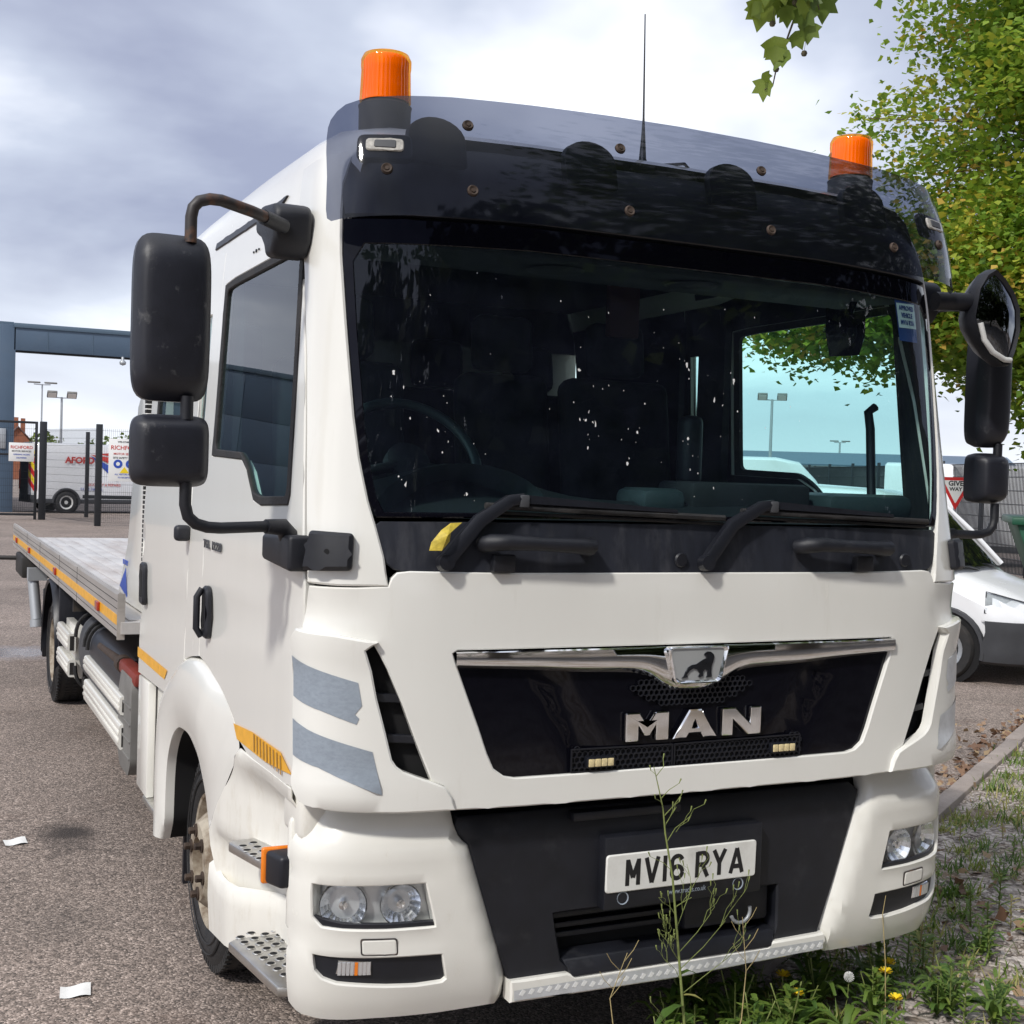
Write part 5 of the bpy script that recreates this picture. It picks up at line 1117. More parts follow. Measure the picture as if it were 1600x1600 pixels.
# loose stones on the verge
oct_ = np.array([(1, 0, 0), (-1, 0, 0), (0, 1, 0), (0, -1, 0), (0, 0, 1), (0, 0, -1)], float); octf = np.array([(0, 2, 4), (2, 1, 4), (1, 3, 4), (3, 0, 4), (2, 0, 5), (1, 2, 5), (3, 1, 5), (0, 3, 5)])
V = []; F = []; k = 0
for i in range(13000):
    s = rng.uniform(-2.2, 6.5); n = .13+abs(rng.normal(0, 1.3))
    p = kpt(s, n, 0)
    if n > 3.2: continue
    r = rng.choice([.006, .008, .010, .013, .018], p=[.25, .3, .25, .14, .06])
    q = oct_*rng.uniform(.6, 1.25, (6, 1))*np.array([r*rng.uniform(.8, 1.5), r*rng.uniform(.8, 1.5), r*.6]); a = rng.uniform(0, 6.28); c_, s_ = math.cos(a), math.sin(a)
    q = np.stack([q[:, 0]*c_-q[:, 1]*s_, q[:, 0]*s_+q[:, 1]*c_, q[:, 2]], 1)+np.array([p[0], p[1], gz(s, n)+r*.15]); V.append(q); F.append(octf+k); k += 6
def npmesh(name, V, F, mtl, tone=None, smooth=False):
    me = bpy.data.meshes.new(name); V = np.concatenate(V); F = np.concatenate(F)
    me.vertices.add(len(V)); me.vertices.foreach_set('co', V.astype(np.float32).ravel()); nf = len(F); w = F.shape[1]
    me.loops.add(nf*w); me.loops.foreach_set('vertex_index', F.astype(np.int32).ravel()); me.polygons.add(nf); me.polygons.foreach_set('loop_start', np.arange(0, nf*w, w, dtype=np.int32))
    me.update(calc_edges=True); me.validate()
    if tone is not None:
        at = me.attributes.new('tone', 'FLOAT', 'POINT'); at.data.foreach_set('value', np.clip(tone, 0, 1).astype(np.float32))
    me.materials.append(M[mtl])
    return me
tagd(put(bpy.data.objects.new('loose_stones', npmesh('loose_stones', V, F, 'stone'))), kind='stuff')

# ================================================================ leaves and trees
LEAF = {
 'maple': (np.array([(0, 0, 0), (.33, .10, .02), (.60, .24, .06), (.44, .42, .0), (.52, .74, .05), (.24, .70, 0), (0, 1.05, -.06), (-.24, .70, 0), (-.52, .74, .05), (-.44, .42, 0), (-.60, .24, .06), (-.33, .10, .02), (0, .4, -.06)], float), np.array([(0, 1, 12), (1, 2, 3), (1, 3, 12), (3, 4, 5), (3, 5, 12), (5, 6, 7), (5, 7, 12), (7, 8, 9), (7, 9, 12), (9, 10, 11), (9, 11, 12), (11, 0, 12)])),
 'simple': (np.array([(0, 0, 0), (.30, .45, .07), (0, 1, 0), (-.30, .45, .07), (.0, .5, -.02)], float), np.array([(0, 1, 4), (1, 2, 4), (2, 3, 4), (3, 0, 4)])),
 'tri': (np.array([(0, 0, 0), (.50, .36, .05), (.28, .62, 0), (0, 1, -.04), (-.28, .62, 0), (-.50, .36, .05)], float), np.array([(0, 1, 2), (0, 2, 4), (2, 3, 4), (0, 4, 5)])),
}
def leaves(pos, size, tone, kind, droop=.5, up=None):
    """one mesh of many small leaves: pos (n,3), size (n,), tone (n,)"""
    lv, lf = LEAF[kind]; n = len(pos); az = rng.uniform(0, 2*np.pi, n)
    d = np.stack([np.cos(az), np.sin(az), rng.normal(-droop, .5, n)], 1); d /= np.linalg.norm(d, axis=1)[:, None]
    nn = np.stack([rng.normal(0, .55, n), rng.normal(0, .55, n), np.ones(n)], 1); side = np.cross(d, nn); side /= np.linalg.norm(side, axis=1)[:, None]+1e-9; nn = np.cross(side, d)
    W = pos[:, None, :]+size[:, None, None]*(lv[None, :, 0, None]*side[:, None, :]+lv[None, :, 1, None]*d[:, None, :]+lv[None, :, 2, None]*nn[:, None, :])
    F = lf[None]+(np.arange(n)*len(lv))[:, None, None]
    return W.reshape(-1, 3), F.reshape(-1, 3), np.repeat(tone, len(lv))
def tree(name, label, loc, h_trunk, r_trunk, lobes, n_tips, per, leaf, lsize, mtl, seed, tone0=.45, group=None, spread=.34, droop=.4, lean=(0, 0)):
    """trunk, limbs reaching into ellipsoidal lobes, and a crown of leaf sprays round the twig tips"""
    r = np.random.default_rng(seed); root = thing(name, label, 'tree', loc, group=group)
    base = Vector(loc); top = base+Vector((lean[0], lean[1], h_trunk)); g = G(); g.tube([base+Vector((0, 0, -.2)), base+Vector((lean[0]*.2, lean[1]*.2, h_trunk*.35)), base+Vector((lean[0]*.6, lean[1]*.6, h_trunk*.75)), top], [r_trunk*1.35, r_trunk, r_trunk*.85, r_trunk*.7], 12)
    g.build('trunk', 'bark', root, smooth=60)
    gb = G(); P = []; TN = []
    for (cx, cy, cz, rx, ry, rz, wgt) in lobes:
        c = Vector((cx, cy, cz)); nlimb = max(2, int(6*wgt))
        m = (top+c)/2+Vector((r.normal(0, .2), r.normal(0, .2), r.normal(.2, .2)))
        gb.tube([top-Vector((0, 0, .2)), m, c], [r_trunk*.5, r_trunk*.35, r_trunk*.22], 7)
        for i in range(int(n_tips*wgt)):
            v = r.normal(0, 1, 3); v /= np.linalg.norm(v); rad = r.uniform(.35, 1)**.45
            bump = 1+.16*math.sin(v[0]*7+cx)*math.sin(v[1]*6+cy)+.10*math.sin(v[2]*9+cz)
            tip = np.array([cx+v[0]*rx*rad*bump, cy+v[1]*ry*rad*bump, cz+v[2]*rz*rad*bump])
            if i % 6 == 0:
                a = c+(Vector(tip)-c)*.25; q = (a+Vector(tip))/2+Vector((r.normal(0, .15), r.normal(0, .15), .1)); gb.tube([a, q, Vector(tip)], [r_trunk*.09, r_trunk*.05, .006], 5, caps=False)
            m_ = max(3, int(per*r.uniform(.5, 1.5))); pts = tip+r.normal(0, 1, (m_, 3))*np.array([spread, spread, spread*.55]); P.append(pts)
            t = tone0+r.normal(0, .14)+.10*(v[2])+(.38 if r.random() < .09 else 0); TN.append(np.full(m_, t)+r.normal(0, .08, m_))
    gb.build('limbs', 'bark', root, smooth=60)
    P = np.concatenate(P); TN = np.concatenate(TN); sz = lsize*r.uniform(.65, 1.3, len(P))
    W, F, tn = leaves(P, sz, TN, leaf, droop)
    put(bpy.data.objects.new('crown', npmesh('crown', [W], [F], mtl, tn)), root)
    return root
# big turning maple behind the white van, right of the frame
tree('maple_tree', 'large yellowing green maple tree rising behind the small white van', (13.6, 9.0, 0), 2.6, .24,
     [(13.1, 9.4, 6.6, 3.2, 3.2, 3.0, 1.0), (11.5, 10.0, 4.6, 2.4, 2.4, 1.2, .5), (12.4, 8.4, 3.9, 2.2, 2.4, 1.7, .55), (9.6, 10.6, 4.25, 1.9, 1.9, .75, .26), (14.5, 9.5, 8.5, 3.2, 3, 2.5, .5), (12.0, 9.0, 8.6, 2.4, 2.4, 1.8, .4), (13.0, 8.0, 2.7, 2.0, 2.0, 1.0, .3)], 950, 48, 'tri', .098, 'leaf_maple', 21, .54, spread=.25)
# plane tree whose crown hangs over the parking bay, and others behind the photographer (seen mirrored in the glass)
tree('plane_tree', 'tall plane tree by the bay whose leafy twig hangs into the sky', (8.2, -2.2, 0), 4.2, .30, [(6.6, -2.6, 8.2, 4.0, 3.6, 2.6, 1.0), (5.2, -4.4, 7.0, 3.0, 2.6, 2.0, .6), (8.5, -4.0, 6.2, 2.6, 2.6, 2.0, .5)], 330, 12, 'tri', .20, 'leaf_plane', 31, .45, 'plane trees beside the bay', spread=.42)
for i, (x, y, sc_) in enumerate(((3.4, -10.5, 1.0), (9.5, -11.5, 1.1), (16.5, -9.0, 1.1), (-3.5, -13.0, 1.0), (14, -20, 1.4))):
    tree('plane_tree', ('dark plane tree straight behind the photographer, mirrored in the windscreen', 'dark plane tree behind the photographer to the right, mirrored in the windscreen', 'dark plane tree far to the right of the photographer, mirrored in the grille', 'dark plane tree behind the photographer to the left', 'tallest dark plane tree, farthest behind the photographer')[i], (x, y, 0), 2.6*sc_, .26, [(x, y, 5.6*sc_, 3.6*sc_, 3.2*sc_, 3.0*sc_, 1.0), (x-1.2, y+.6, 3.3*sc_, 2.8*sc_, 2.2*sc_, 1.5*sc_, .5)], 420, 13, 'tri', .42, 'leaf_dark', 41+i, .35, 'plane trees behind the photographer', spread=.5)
g = G()
# clipped hedge closing the far side of the bay behind the photographer
hp = []; ht = []
for i in range(900):
    x = rng.uniform(-9, 24); m_ = 8; hp.append(np.array([x, -15+rng.normal(0, .5), rng.uniform(.1, 1.9)])+rng.normal(0, .18, (m_, 3))); ht.append(np.full(m_, rng.uniform(.1, .8)))
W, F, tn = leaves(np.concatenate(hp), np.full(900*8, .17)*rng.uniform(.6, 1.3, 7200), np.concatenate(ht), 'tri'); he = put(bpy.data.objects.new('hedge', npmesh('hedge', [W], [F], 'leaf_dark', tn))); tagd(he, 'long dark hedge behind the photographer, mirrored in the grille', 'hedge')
# the dangling twig itself: named leaves one could count
tw = [o for o in bpy.data.objects if o.name == 'plane_tree'][0]
Tc = Vector((1.305, 1.403, 3.71))
R_, U_ = Vector((.86, -.5, 0)), Vector((-.16, -.28, .945))
def tp_(u, v, d=0): return Tc+R_*u+U_*v+Vector((.5, .86, .0))*d
g = G(); g.tube([Vector((5.8, -.8, 6.6)), Vector((4.2, .3, 6.0)), Vector((2.7, 1.0, 5.0)), tp_(.06, .55), tp_(.04, .22), tp_(.02, .10), tp_(-.01, .0), tp_(-.04, -.1), tp_(-.05, -.17), tp_(-.085, -.185)], [.05, .04, .022, .010, .006, .005, .004, .0035, .003, .002], 7)
g.tube([tp_(.04, .26), tp_(.10, .20), tp_(.125, .14)], .003, 5); g.tube([tp_(.04, .24), tp_(-.06, .22), tp_(-.13, .19)], .003, 5); g.tube([tp_(.02, .10), tp_(.06, .09), tp_(.08, .05)], .003, 5)
g.build('twig', 'bark', tw, smooth=60)
lv, lf = LEAF['maple']
mm_ = 0; random.seed(9)
for (u, v, ang, sc_, tn) in ((-.155, .175, 200, .085, .6), (-.115, .20, 185, .15, .85), (-.075, .22, 170, .12, .6), (-.04, .21, 190, .13, .75), (.0, .23, 180, .12, .4), (.05, .24, 172, .12, .3), (.135, .23, 170, .14, .45), (.10, .21, 150, .10, .2), (.06, .14, 175, .11, .35), (.085, .085, 160, .10, .5), (.03, .06, 190, .09, .6), (-.06, .03, 196, .12, .8), (.005, -.04, 140, .11, .5), (-.05, -.02, 180, .09, .7), (-.075, -.135, 186, .11, .75), (-.10, -.12, 230, .06, .65), (-.02, .15, 178, .10, .55), (.035, .17, 182, .10, .7), (-.10, .27, 180, .14, .6), (.02, .30, 190, .15, .5), (.09, .31, 170, .15, .4), (-.05, .30, 185, .15, .7), (.15, .33, 170, .14, .5)):
    a = R(ang+90); d = R_*math.cos(a)+U_*math.sin(a); d = Vector((d.x+random.uniform(-.25, .25), d.y+random.uniform(-.25, .25), d.z)).normalized(); nn = Vector((-.5+random.uniform(-.5, .5), -.8+random.uniform(-.4, .4), random.uniform(-.3, .6))); side = d.cross(nn).normalized(); nn = side.cross(d)
    o = tp_(u, v, random.uniform(-.06, .06)); sc_ *= .92
    fold = random.uniform(.2, .9)
    W = np.array([tuple(o+side*(p[0]*sc_*.95)+d*(p[1]*sc_)+nn*(p[2]*sc_+fold*abs(p[0])*sc_*.5)) for p in lv])
    put(bpy.data.objects.new('leaf', npmesh('leaf', [W], [lf], 'leaf_plane', np.full(len(lv), tn+.1))), tw)
for (u, v) in ((.02, .17), (-.07, .085), (.085, .045), (.075, -.035), (-.04, -.10)):
    o = tp_(u, v); g = G(); g.lathe([(0, .014), (.010, .010), (.014, 0), (.010, -.010), (0, -.014)], o, seg=12); g.tube([o+Vector((0, 0, .012)), tp_(u+.004, v+.07)], .0008, 4); g.build('seed_ball', 'fruit', tw, smooth=60)

# ================================================================ things lying on the ground
for (x, y, rz, lab) in ((-1.607, 3.26, .06, 'small white card lying flat on the tarmac beside an oil stain'), (-1.543, 1.358, -.12, 'white paper scrap on the tarmac near the front wheel')):
    g = G(); n = 6; pts = []
    for i in range(n+1):
        for j in range(n+1):
            u, v = i/n-.5, j/n-.5; p = Matrix.Rotation(rz, 3, 'Z') @ Vector((u*.10, v*.10, .006+.012*max(0, u+v-.55)+.004*math.sin(u*6))); pts.append((x+p.x, y+p.y, p.z))
    g.add(pts, [(i*(n+1)+j, (i+1)*(n+1)+j, (i+1)*(n+1)+j+1, i*(n+1)+j+1) for i in range(n) for j in range(n)])
    tagd(g.build('paper_scrap', 'paper', None, smooth=60), lab, 'paper', 'paper scraps on the tarmac')
# drifts of fallen leaves by the kerb and in the gravel
P = []; TN = []; SZ = []
def drop(s, n, k, ss, sn, size=.07):
    for i in range(k):
        a, b = s+rng.normal(0, ss), n+rng.normal(0, sn)
        if -.02 < b < .125: b = -.05
        p = kpt(a, b, 0); z = (gz(a, b) if b > .12 else 0)+rng.uniform(.008, .03); P.append((p[0], p[1], z)); TN.append(rng.uniform(0, 1)); SZ.append(size*.8*rng.uniform(.5, 1.3))
for s in np.arange(3.0, 9.5, .25): drop(s, -.07, 15, .2, .06, .06)
drop(5.9, -.35, 100, .5, .22, .06); drop(3.4, -.2, 60, .4, .15, .06); drop(5.2, 1.0, 70, .5, .12, .07); drop(2.9, .8, 40, .4, .25); drop(1.9, .65, 46, .3, .2); drop(4.2, 1.9, 60, .9, .5); drop(1.2, .8, 50, .6, .3, .06); drop(.6, .4, 30, .4, .2, .06); drop(3.2, 1.6, 60, .8, .5, .06)
P = np.array(P); W, F, tn = leaves(P, np.array(SZ), np.array(TN), 'tri', droop=-.1); tagd(put(bpy.data.objects.new('leaf_litter', npmesh('leaf_litter', [W], [F], 'litter', tn))), kind='stuff')
# low grass and seedlings between the stones
P = []; TN = []; SZ = []
for i in range(250):
    s = rng.uniform(-.3, 5.5); n = .16+abs(rng.normal(0, .9))
    if n > 2.8: continue
    p = kpt(s, n, gz(s, n)); k = int(rng.uniform(14, 46)); t0 = rng.uniform(.0, .9); rad = rng.uniform(.02, .07)
    for j in range(k): P.append((p[0]+rng.normal(0, rad), p[1]+rng.normal(0, rad), p[2])); TN.append(t0+rng.normal(0, .12)); SZ.append(rng.uniform(.02, .085))
P = np.array(P); n = len(P); az = rng.uniform(0, 6.28, n); d = np.stack([np.cos(az)*.6, np.sin(az)*.6, rng.uniform(.4, 1.2, n)], 1); sd = np.stack([-np.sin(az), np.cos(az), np.zeros(n)], 1); SZ = np.array(SZ)[:, None]
W = np.stack([P-sd*.0035, P+sd*.0035, P+d*SZ*.6+sd*.003, P+d*SZ*.6-sd*.003, P+d*SZ*1.1-np.array([0, 0, .012])], 1).reshape(-1, 3); b = (np.arange(n)*5)[:, None]; F = np.concatenate([np.stack([b[:, 0], b[:, 0]+1, b[:, 0]+2], 1), np.stack([b[:, 0], b[:, 0]+2, b[:, 0]+3], 1), np.stack([b[:, 0]+3, b[:, 0]+2, b[:, 0]+4], 1)])
tagd(put(bpy.data.objects.new('grass', npmesh('grass', [W], [F], 'weed', np.repeat(np.array(TN), 5)))), kind='stuff')
# leafy weeds: every plant its own thing
def blade(pts, w, fold=.3):
    """one leaf along a bent midrib"""
    P = [Vector(p) for p in pts]; rows = []; n = len(P)
    for i, p in enumerate(P):
        d = (P[min(i+1, n-1)]-P[max(i-1, 0)]).normalized(); sd = d.cross(Vector((0, 0, 1))); sd = sd.normalized() if sd.length > 1e-3 else Vector((1, 0, 0)); nn = sd.cross(d); f = math.sin(math.pi*min(.98, (i+.35)/(n-.2)))**.7; ww = w*f*(1 if i % 2 else .72)
        rows.append([p-sd*ww+nn*ww*fold, p, p+sd*ww+nn*ww*fold])
    return rows
def leafy(name, parent, specs, mtl, tone):
    V = []; F = []; k = 0; T_ = []
    for pts, w, t in specs:
        rows = blade(pts, w); n = len(rows)
        V += [tuple(p) for r_ in rows for p in r_]
        for i in range(n-1):
            for j in range(2): F += [(k+i*3+j, k+i*3+j+1, k+(i+1)*3+j+1), (k+i*3+j, k+(i+1)*3+j+1, k+(i+1)*3+j)]
        T_ += [t]*(3*n); k += 3*n
    return put(bpy.data.objects.new(name, npmesh(name, [np.array(V)], [np.array(F)], mtl, np.array(T_))), parent)
def rosette(n, L, w, rise, seed, tone=.35):
    r = np.random.default_rng(seed); out = []
    for i in range(n):
        a = 2*math.pi*i/n+r.normal(0, .3); l = L*r.uniform(.6, 1.15); rs = rise*r.uniform(.5, 1.4)
        pts = [(math.cos(a)*l*f, math.sin(a)*l*f, rs*math.sin(f*2.2)+.004) for f in (0, .2, .4, .6, .8, 1.0)]; out.append((pts, w*r.uniform(.7, 1.2), tone+r.normal(0, .12)))
    return out
def upright(n, H, L, w, seed, tone=.4):
    r = np.random.default_rng(seed); out = []
    for i in range(n):
        z = H*(.08+.9*i/n); a = i*2.4+r.normal(0, .3); l = L*(1.1-.6*i/n)*r.uniform(.7, 1.2)
        out.append(([(math.cos(a)*l*f, math.sin(a)*l*f, z+l*(.55*f-.25*f*f)) for f in (0, .25, .5, .75, 1.0)], w*r.uniform(.7, 1.2), tone+r.normal(0, .12)))
    return out
protos = []
for k, (kind, lab) in enumerate((('r', 'flat rosette of green toothed leaves in the gravel'), ('u', 'small upright green weed growing in the gravel'), ('b', 'bushy green weed at the foot of the bumper'), ('d', 'drying yellow-green weed in the gravel'))):
    protos.append((kind, lab))
def make_weed(kind, seed):
    t = thing('weed_plant', '', 'plant', (0, 0, 0), local=True)
    if kind == 'r': leafy('leaves', t, rosette(9, .11, .013, .05, seed, .3), 'weed', 0)
    elif kind == 'u': leafy('leaves', t, upright(16, .13, .05, .008, seed, .35), 'weed', 0); g = G(); g.tube([(0, 0, 0), (.004, .002, .13)], .0025, 5); g.build('stem', 'stem_green', t)
    elif kind == 'b':
        sp = rosette(14, .12, .012, .09, seed, .25)+upright(22, .17, .07, .009, seed+1, .3); leafy('leaves', t, sp, 'weed', 0); g = G()
        for q in range(3): g.tube([(0, 0, 0), (.02*math.cos(q*2.1), .02*math.sin(q*2.1), .08), (.05*math.cos(q*2.1), .05*math.sin(q*2.1), .16)], .002, 5)
        g.build('stems', 'stem_green', t, smooth=60)
    else: leafy('leaves', t, upright(14, .12, .05, .006, seed, .85), 'weed', 0); g = G(); g.tube([(0, 0, 0), (.006, .0, .12)], .002, 5); g.build('stem', 'stem_dry', t)
    return t
random.seed(17); cache = {}
wl = [('b', .18, .22), ('b', .30, .12), ('b', .42, .24), ('b', .55, .10), ('b', .50, .30), ('b', .68, .20), ('b', .80, .06), ('b', .92, .18), ('r', .62, -.02), ('b', .25, -.05), ('b', .40, -.02), ('r', .12, .05), ('r', .75, -.05), ('b', 1.02, .0), ('r', 1.12, .10), ('u', 1.05, .28), ('u', 1.22, .36), ('u', 1.30, .16), ('u', 1.48, .30), ('u', 1.42, .52), ('u', 1.75, .50), ('b', 1.62, .40), ('u', 1.82, .66), ('d', 1.62, .82), ('u', 1.95, .98), ('d', 2.05, 1.10), ('u', 2.10, .78), ('r', 1.30, .02), ('r', 1.20, -.08), ('b', 1.15, -.12), ('u', 2.35, 1.02), ('d', 2.5, 1.35), ('u', 2.75, 1.32), ('d', 2.95, 1.58), ('d', 3.2, 1.72), ('u', 3.4, 1.78), ('d', 3.62, 2.05), ('d', 1.98, .60), ('u', .35, .36), ('d', .95, .40), ('d', 1.35, .44), ('r', .48, .12), ('b', .85, .26), ('d', 2.7, 1.62), ('u', 3.9, 2.2), ('b', .05, .12), ('b', -.05, -.02), ('b', .15, -.12), ('r', .55, -.14)]
for k in range(34):
    x_ = random.uniform(-.05, 2.0); y_ = random.uniform(-.2, .34+.25*max(0, x_-.6)); wl.append((random.choice('bbuurd'), x_, min(y_, .05+.6*x_-.2 if x_ > .6 else y_)))
for i, (kd, x, y) in enumerate(wl):
    key = (kd, i % 3)
    if key not in cache: cache[key] = o = make_weed(kd, 60+i)
    else: o = copy_tree(cache[key])
    o['label'] = dict(protos)[kd]; o['group'] = {'r': 'leaf rosettes in the gravel', 'u': 'upright weeds in the gravel', 'b': 'bushy weeds below the bumper', 'd': 'drying weeds in the gravel'}[kd]
    o.location = (x, y, heights(x, y)); o.rotation_euler = (0, 0, random.uniform(0, 6.28)); s_ = random.uniform(.7, 1.25); o.scale = (s_, s_, s_)
# flowers
def flower(x, y, h, kind, lab):
    t = thing('flower', lab, 'flower', (x, y, heights(x, y)), group='dandelion-like flowers below the bumper' if kind == 'y' else None, local=True)
    g = G(); g.tube([(0, 0, 0), (.01, -.01, h*.5), (.004, -.02, h)], .0016, 5); g.build('stem', 'stem_green', t, smooth=60)
    if kind == 'y':
        g = G()
        for q in range(26):
            a = q*2.4; r_ = .013*(.5+.5*((q % 3)/2)); el = .3+.5*(q % 3)/2; c_ = Vector((.004, -.02, h)); d = Vector((math.cos(a), math.sin(a), 1.1-el)).normalized(); sd = d.cross(Vector((0, 0, 1))).normalized()
            g.add([c_-sd*.0022, c_+sd*.0022, c_+d*.024+sd*.004, c_+d*.024-sd*.004], [(0, 1, 2, 3)])
        g.build('petals', 'petal', t, smooth=0)
    else:
        g = G(); c_ = Vector((.004, -.02, h))
        for q in range(90):
            z = 1-2*(q+.5)/90; a = q*2.39996; d = Vector((math.cos(a)*math.sqrt(1-z*z), math.sin(a)*math.sqrt(1-z*z), z)); g.tube([c_+d*.003, c_+d*.017], [.0004, .0016], 3)
        g.build('seed_head', 'seed', t, smooth=0)
flower(.475, .14, .17, 'y', 'upper of two yellow flowers beside the tall dry weed'); flower(.50, .10, .12, 'y', 'lower of two yellow flowers beside the tall dry weed'); flower(.88, .12, .13, 'y', 'small yellow flower left of the pair under the bumper end'); flower(.93, .16, .14, 'y', 'small yellow flower right of the pair under the bumper end'); flower(.80, -.02, .10, 'y', 'yellow flower low at the bottom edge of the picture')
flower(.71, .10, .15, 's', 'white dandelion seed head under the bumper')
# tall dry weed in front of the number plate
tw_ = thing('tall_weed', 'tall spindly dry weed standing in front of the number plate', 'plant', (-.045, -.15, heights(-.045, -.15)))
stem = [(-.045, -.15, .05), (-.065, -.15, .25), (-.085, -.15, .40), (-.105, -.15, .55), (-.125, -.15, .70), (-.155, -.15, .83), (-.165, -.15, .90), (-.185, -.15, .97), (-.20, -.15, 1.02)]
g = G(); g.tube(stem, [.0048, .0045, .004, .0036, .0032, .0026, .002, .0015, .001], 7); g.build('stem', 'stem_green', tw_, smooth=60)
random.seed(23); gd = G(); gp_ = G()
def twigs(p, d, L, dep, r):
    q = p+d*L*.5+Vector((random.uniform(-.01, .01), random.uniform(-.01, .01), .008)); e = p+d*L+Vector((0, 0, L*.18)); gd.tube([p, q, e], [r, r*.8, r*.6], 4)
    if dep:
        for k in range(random.choice((2, 3))):
            f = random.uniform(.35, 1); s_ = p+(e-p)*f; dd = (d+Vector((random.uniform(-.8, .8), random.uniform(-.6, .6), random.uniform(-.1, .9)))).normalized(); twigs(s_, dd, L*random.uniform(.4, .65), dep-1, r*.7)
    else: gp_.tube([e, e+d*.006+Vector((0, 0, .010))], [.0012, .0024], 5)
for (f, dx_, L, dep) in ((.93, .8, .05, 0), (.90, -.5, .03, 0), (.80, .9, .06, 0), (.76, -.8, .05, 0), (.71, 1, .07, 0), (.66, .9, .06, 1), (.60, .8, .09, 1), (.52, -.9, .07, 0), (.43, .8, .05, 1), (.41, -.8, .06, 1), (.38, .8, .12, 2), (.35, -.9, .08, 2), (.32, .9, .13, 2), (.30, -.8, .08, 2), (.28, .7, .17, 2), (.25, -.9, .09, 2), (.22, .9, .15, 2), (.12, -.8, .16, 1)):
    i_ = f*8; a = int(i_); p = Vector(stem[a]).lerp(Vector(stem[min(a+1, 8)]), i_-a); twigs(p, Vector((dx_, random.uniform(-.5, .5), random.uniform(.4, .9))).normalized(), L, dep, .0013)
gd.build('side_twigs', 'stem_green', tw_, smooth=60, kind='stuff'); gp_.build('buds', 'stem_green', tw_, smooth=60, kind='stuff')
for (z, a, L, w, tn) in ((.33, 200, .12, .016, .05), (.42, 20, .07, .010, .15), (.28, 30, .10, .015, .2), (.22, 150, .10, .015, .1), (.18, 320, .12, .016, .25), (.12, 240, .12, .018, .15), (.24, 80, .08, .012, .5), (.36, 330, .06, .008, .9)):
    x = float(np.interp(z, [p[2] for p in stem], [p[0] for p in stem])); d = Vector((math.cos(R(a)), math.sin(R(a)), 0)); leafy('leaf', tw_, [([tuple(Vector((x, -.15, z))+d*L*f+Vector((0, 0, L*(.3*f-.5*f*f)))) for f in (0, .2, .4, .6, .8, 1)], w, tn)], 'weed', 0)
for (x0, y0, pts) in ((-.30, -.16, [(0, 0, 0), (.0, 0, .18), (-.02, 0, .30), (.03, .0, .42)]), (.06, -.16, [(0, 0, 0), (.06, 0, .2), (.07, 0, .34), (.05, 0, .5)]), (.82, .02, [(0, 0, 0), (-.01, 0, .2), (-.03, 0, .36), (-.02, 0, .42)])):
    t = thing('dry_stalk', {-.30: 'thin forked dry stalk left of the tall weed', .06: 'thin dry stalk just right of the tall weed', .82: 'single dry stalk in front of the right bumper corner'}[x0], 'plant', (x0, y0, heights(x0, y0)), local=True)
    g = G(); g.tube(pts, [.0022, .002, .0015, .001], 5)
    if x0 < .5:
        for k in range(5):
            p = Vector(pts[2]).lerp(Vector(pts[3]), k/5); g.tube([p, p+Vector((.03*(-1)**k, 0, .03)), p+Vector((.045*(-1)**k, 0, .055))], .001, 4)
    g.build('stem', 'stem_dry', t, smooth=60)

# ================================================================ yard behind, left of the truck
# blue-grey clad building with a portal reaching over the gate
B = thing('clad_building', 'blue-grey metal clad building whose portal frames the gateway', 'building', (-10, 46, 0))
g = G(); g.box(-45, 1.0, 44.9, 60, 0, 6.50); wl_ = g.build('wall', 'cladding', B, smooth=0)
for i in range(12):
    for j in range(4):
        x1 = .99-i*3.0; z0 = .02+j*1.6; g = G(); g.box(x1-2.985, x1, 44.86, 44.91, z0, min(6.42, z0+1.59)); g.build('wall_panel', 'cladding', wl_, bevel=.01)
g = G(); g.box(-45.2, 1.02, 44.80, 60, 6.43, 6.62); g.build('parapet', 'cladding_trim', B, bevel=.02)
g = G(); g.box(.55, 1.06, 44.45, 44.95, 0, 6.50); g.build('pillar', 'cladding', B, bevel=.01)
g = G(); g.box(1.0, 10.5, 44.45, 44.90, 5.62, 6.50); bm_ = g.build('portal_beam', 'cladding', B, bevel=.01)
for x in (2.1, 3.6, 5.1): g = G(); g.box(x, x+.02, 44.44, 44.46, 5.64, 6.40); g.build('joint', 'cladding_trim', bm_, smooth=0)
g = G(); g.box(1.0, 10.5, 44.40, 44.95, 6.40, 6.56); g.build('beam_cap', 'cladding_trim', bm_, bevel=.01)
g = G(); g.box(1.0, 10.5, 44.60, 44.75, 5.56, 5.62); g.build('beam_track', 'fence_black', bm_, smooth=0)
g = G(); g.box(10.2, 10.7, 44.45, 44.95, 0, 6.50); g.build('pillar', 'cladding', B, bevel=.01)
g = G(); g.box(.60, .80, 44.40, 44.46, 2.2, 2.9); g.build('wall_light', 'galv', B, bevel=.02)
g = G(); g.tube([(4.62, 44.3, 5.6), (4.62, 44.25, 5.45)], .05, 8); g.lathe([(0, -.12), (.10, -.08), (.12, 0), (.05, .08)], (4.62, 44.25, 5.42), seg=14); g.build('camera_dome', 'galv', B, smooth=60)
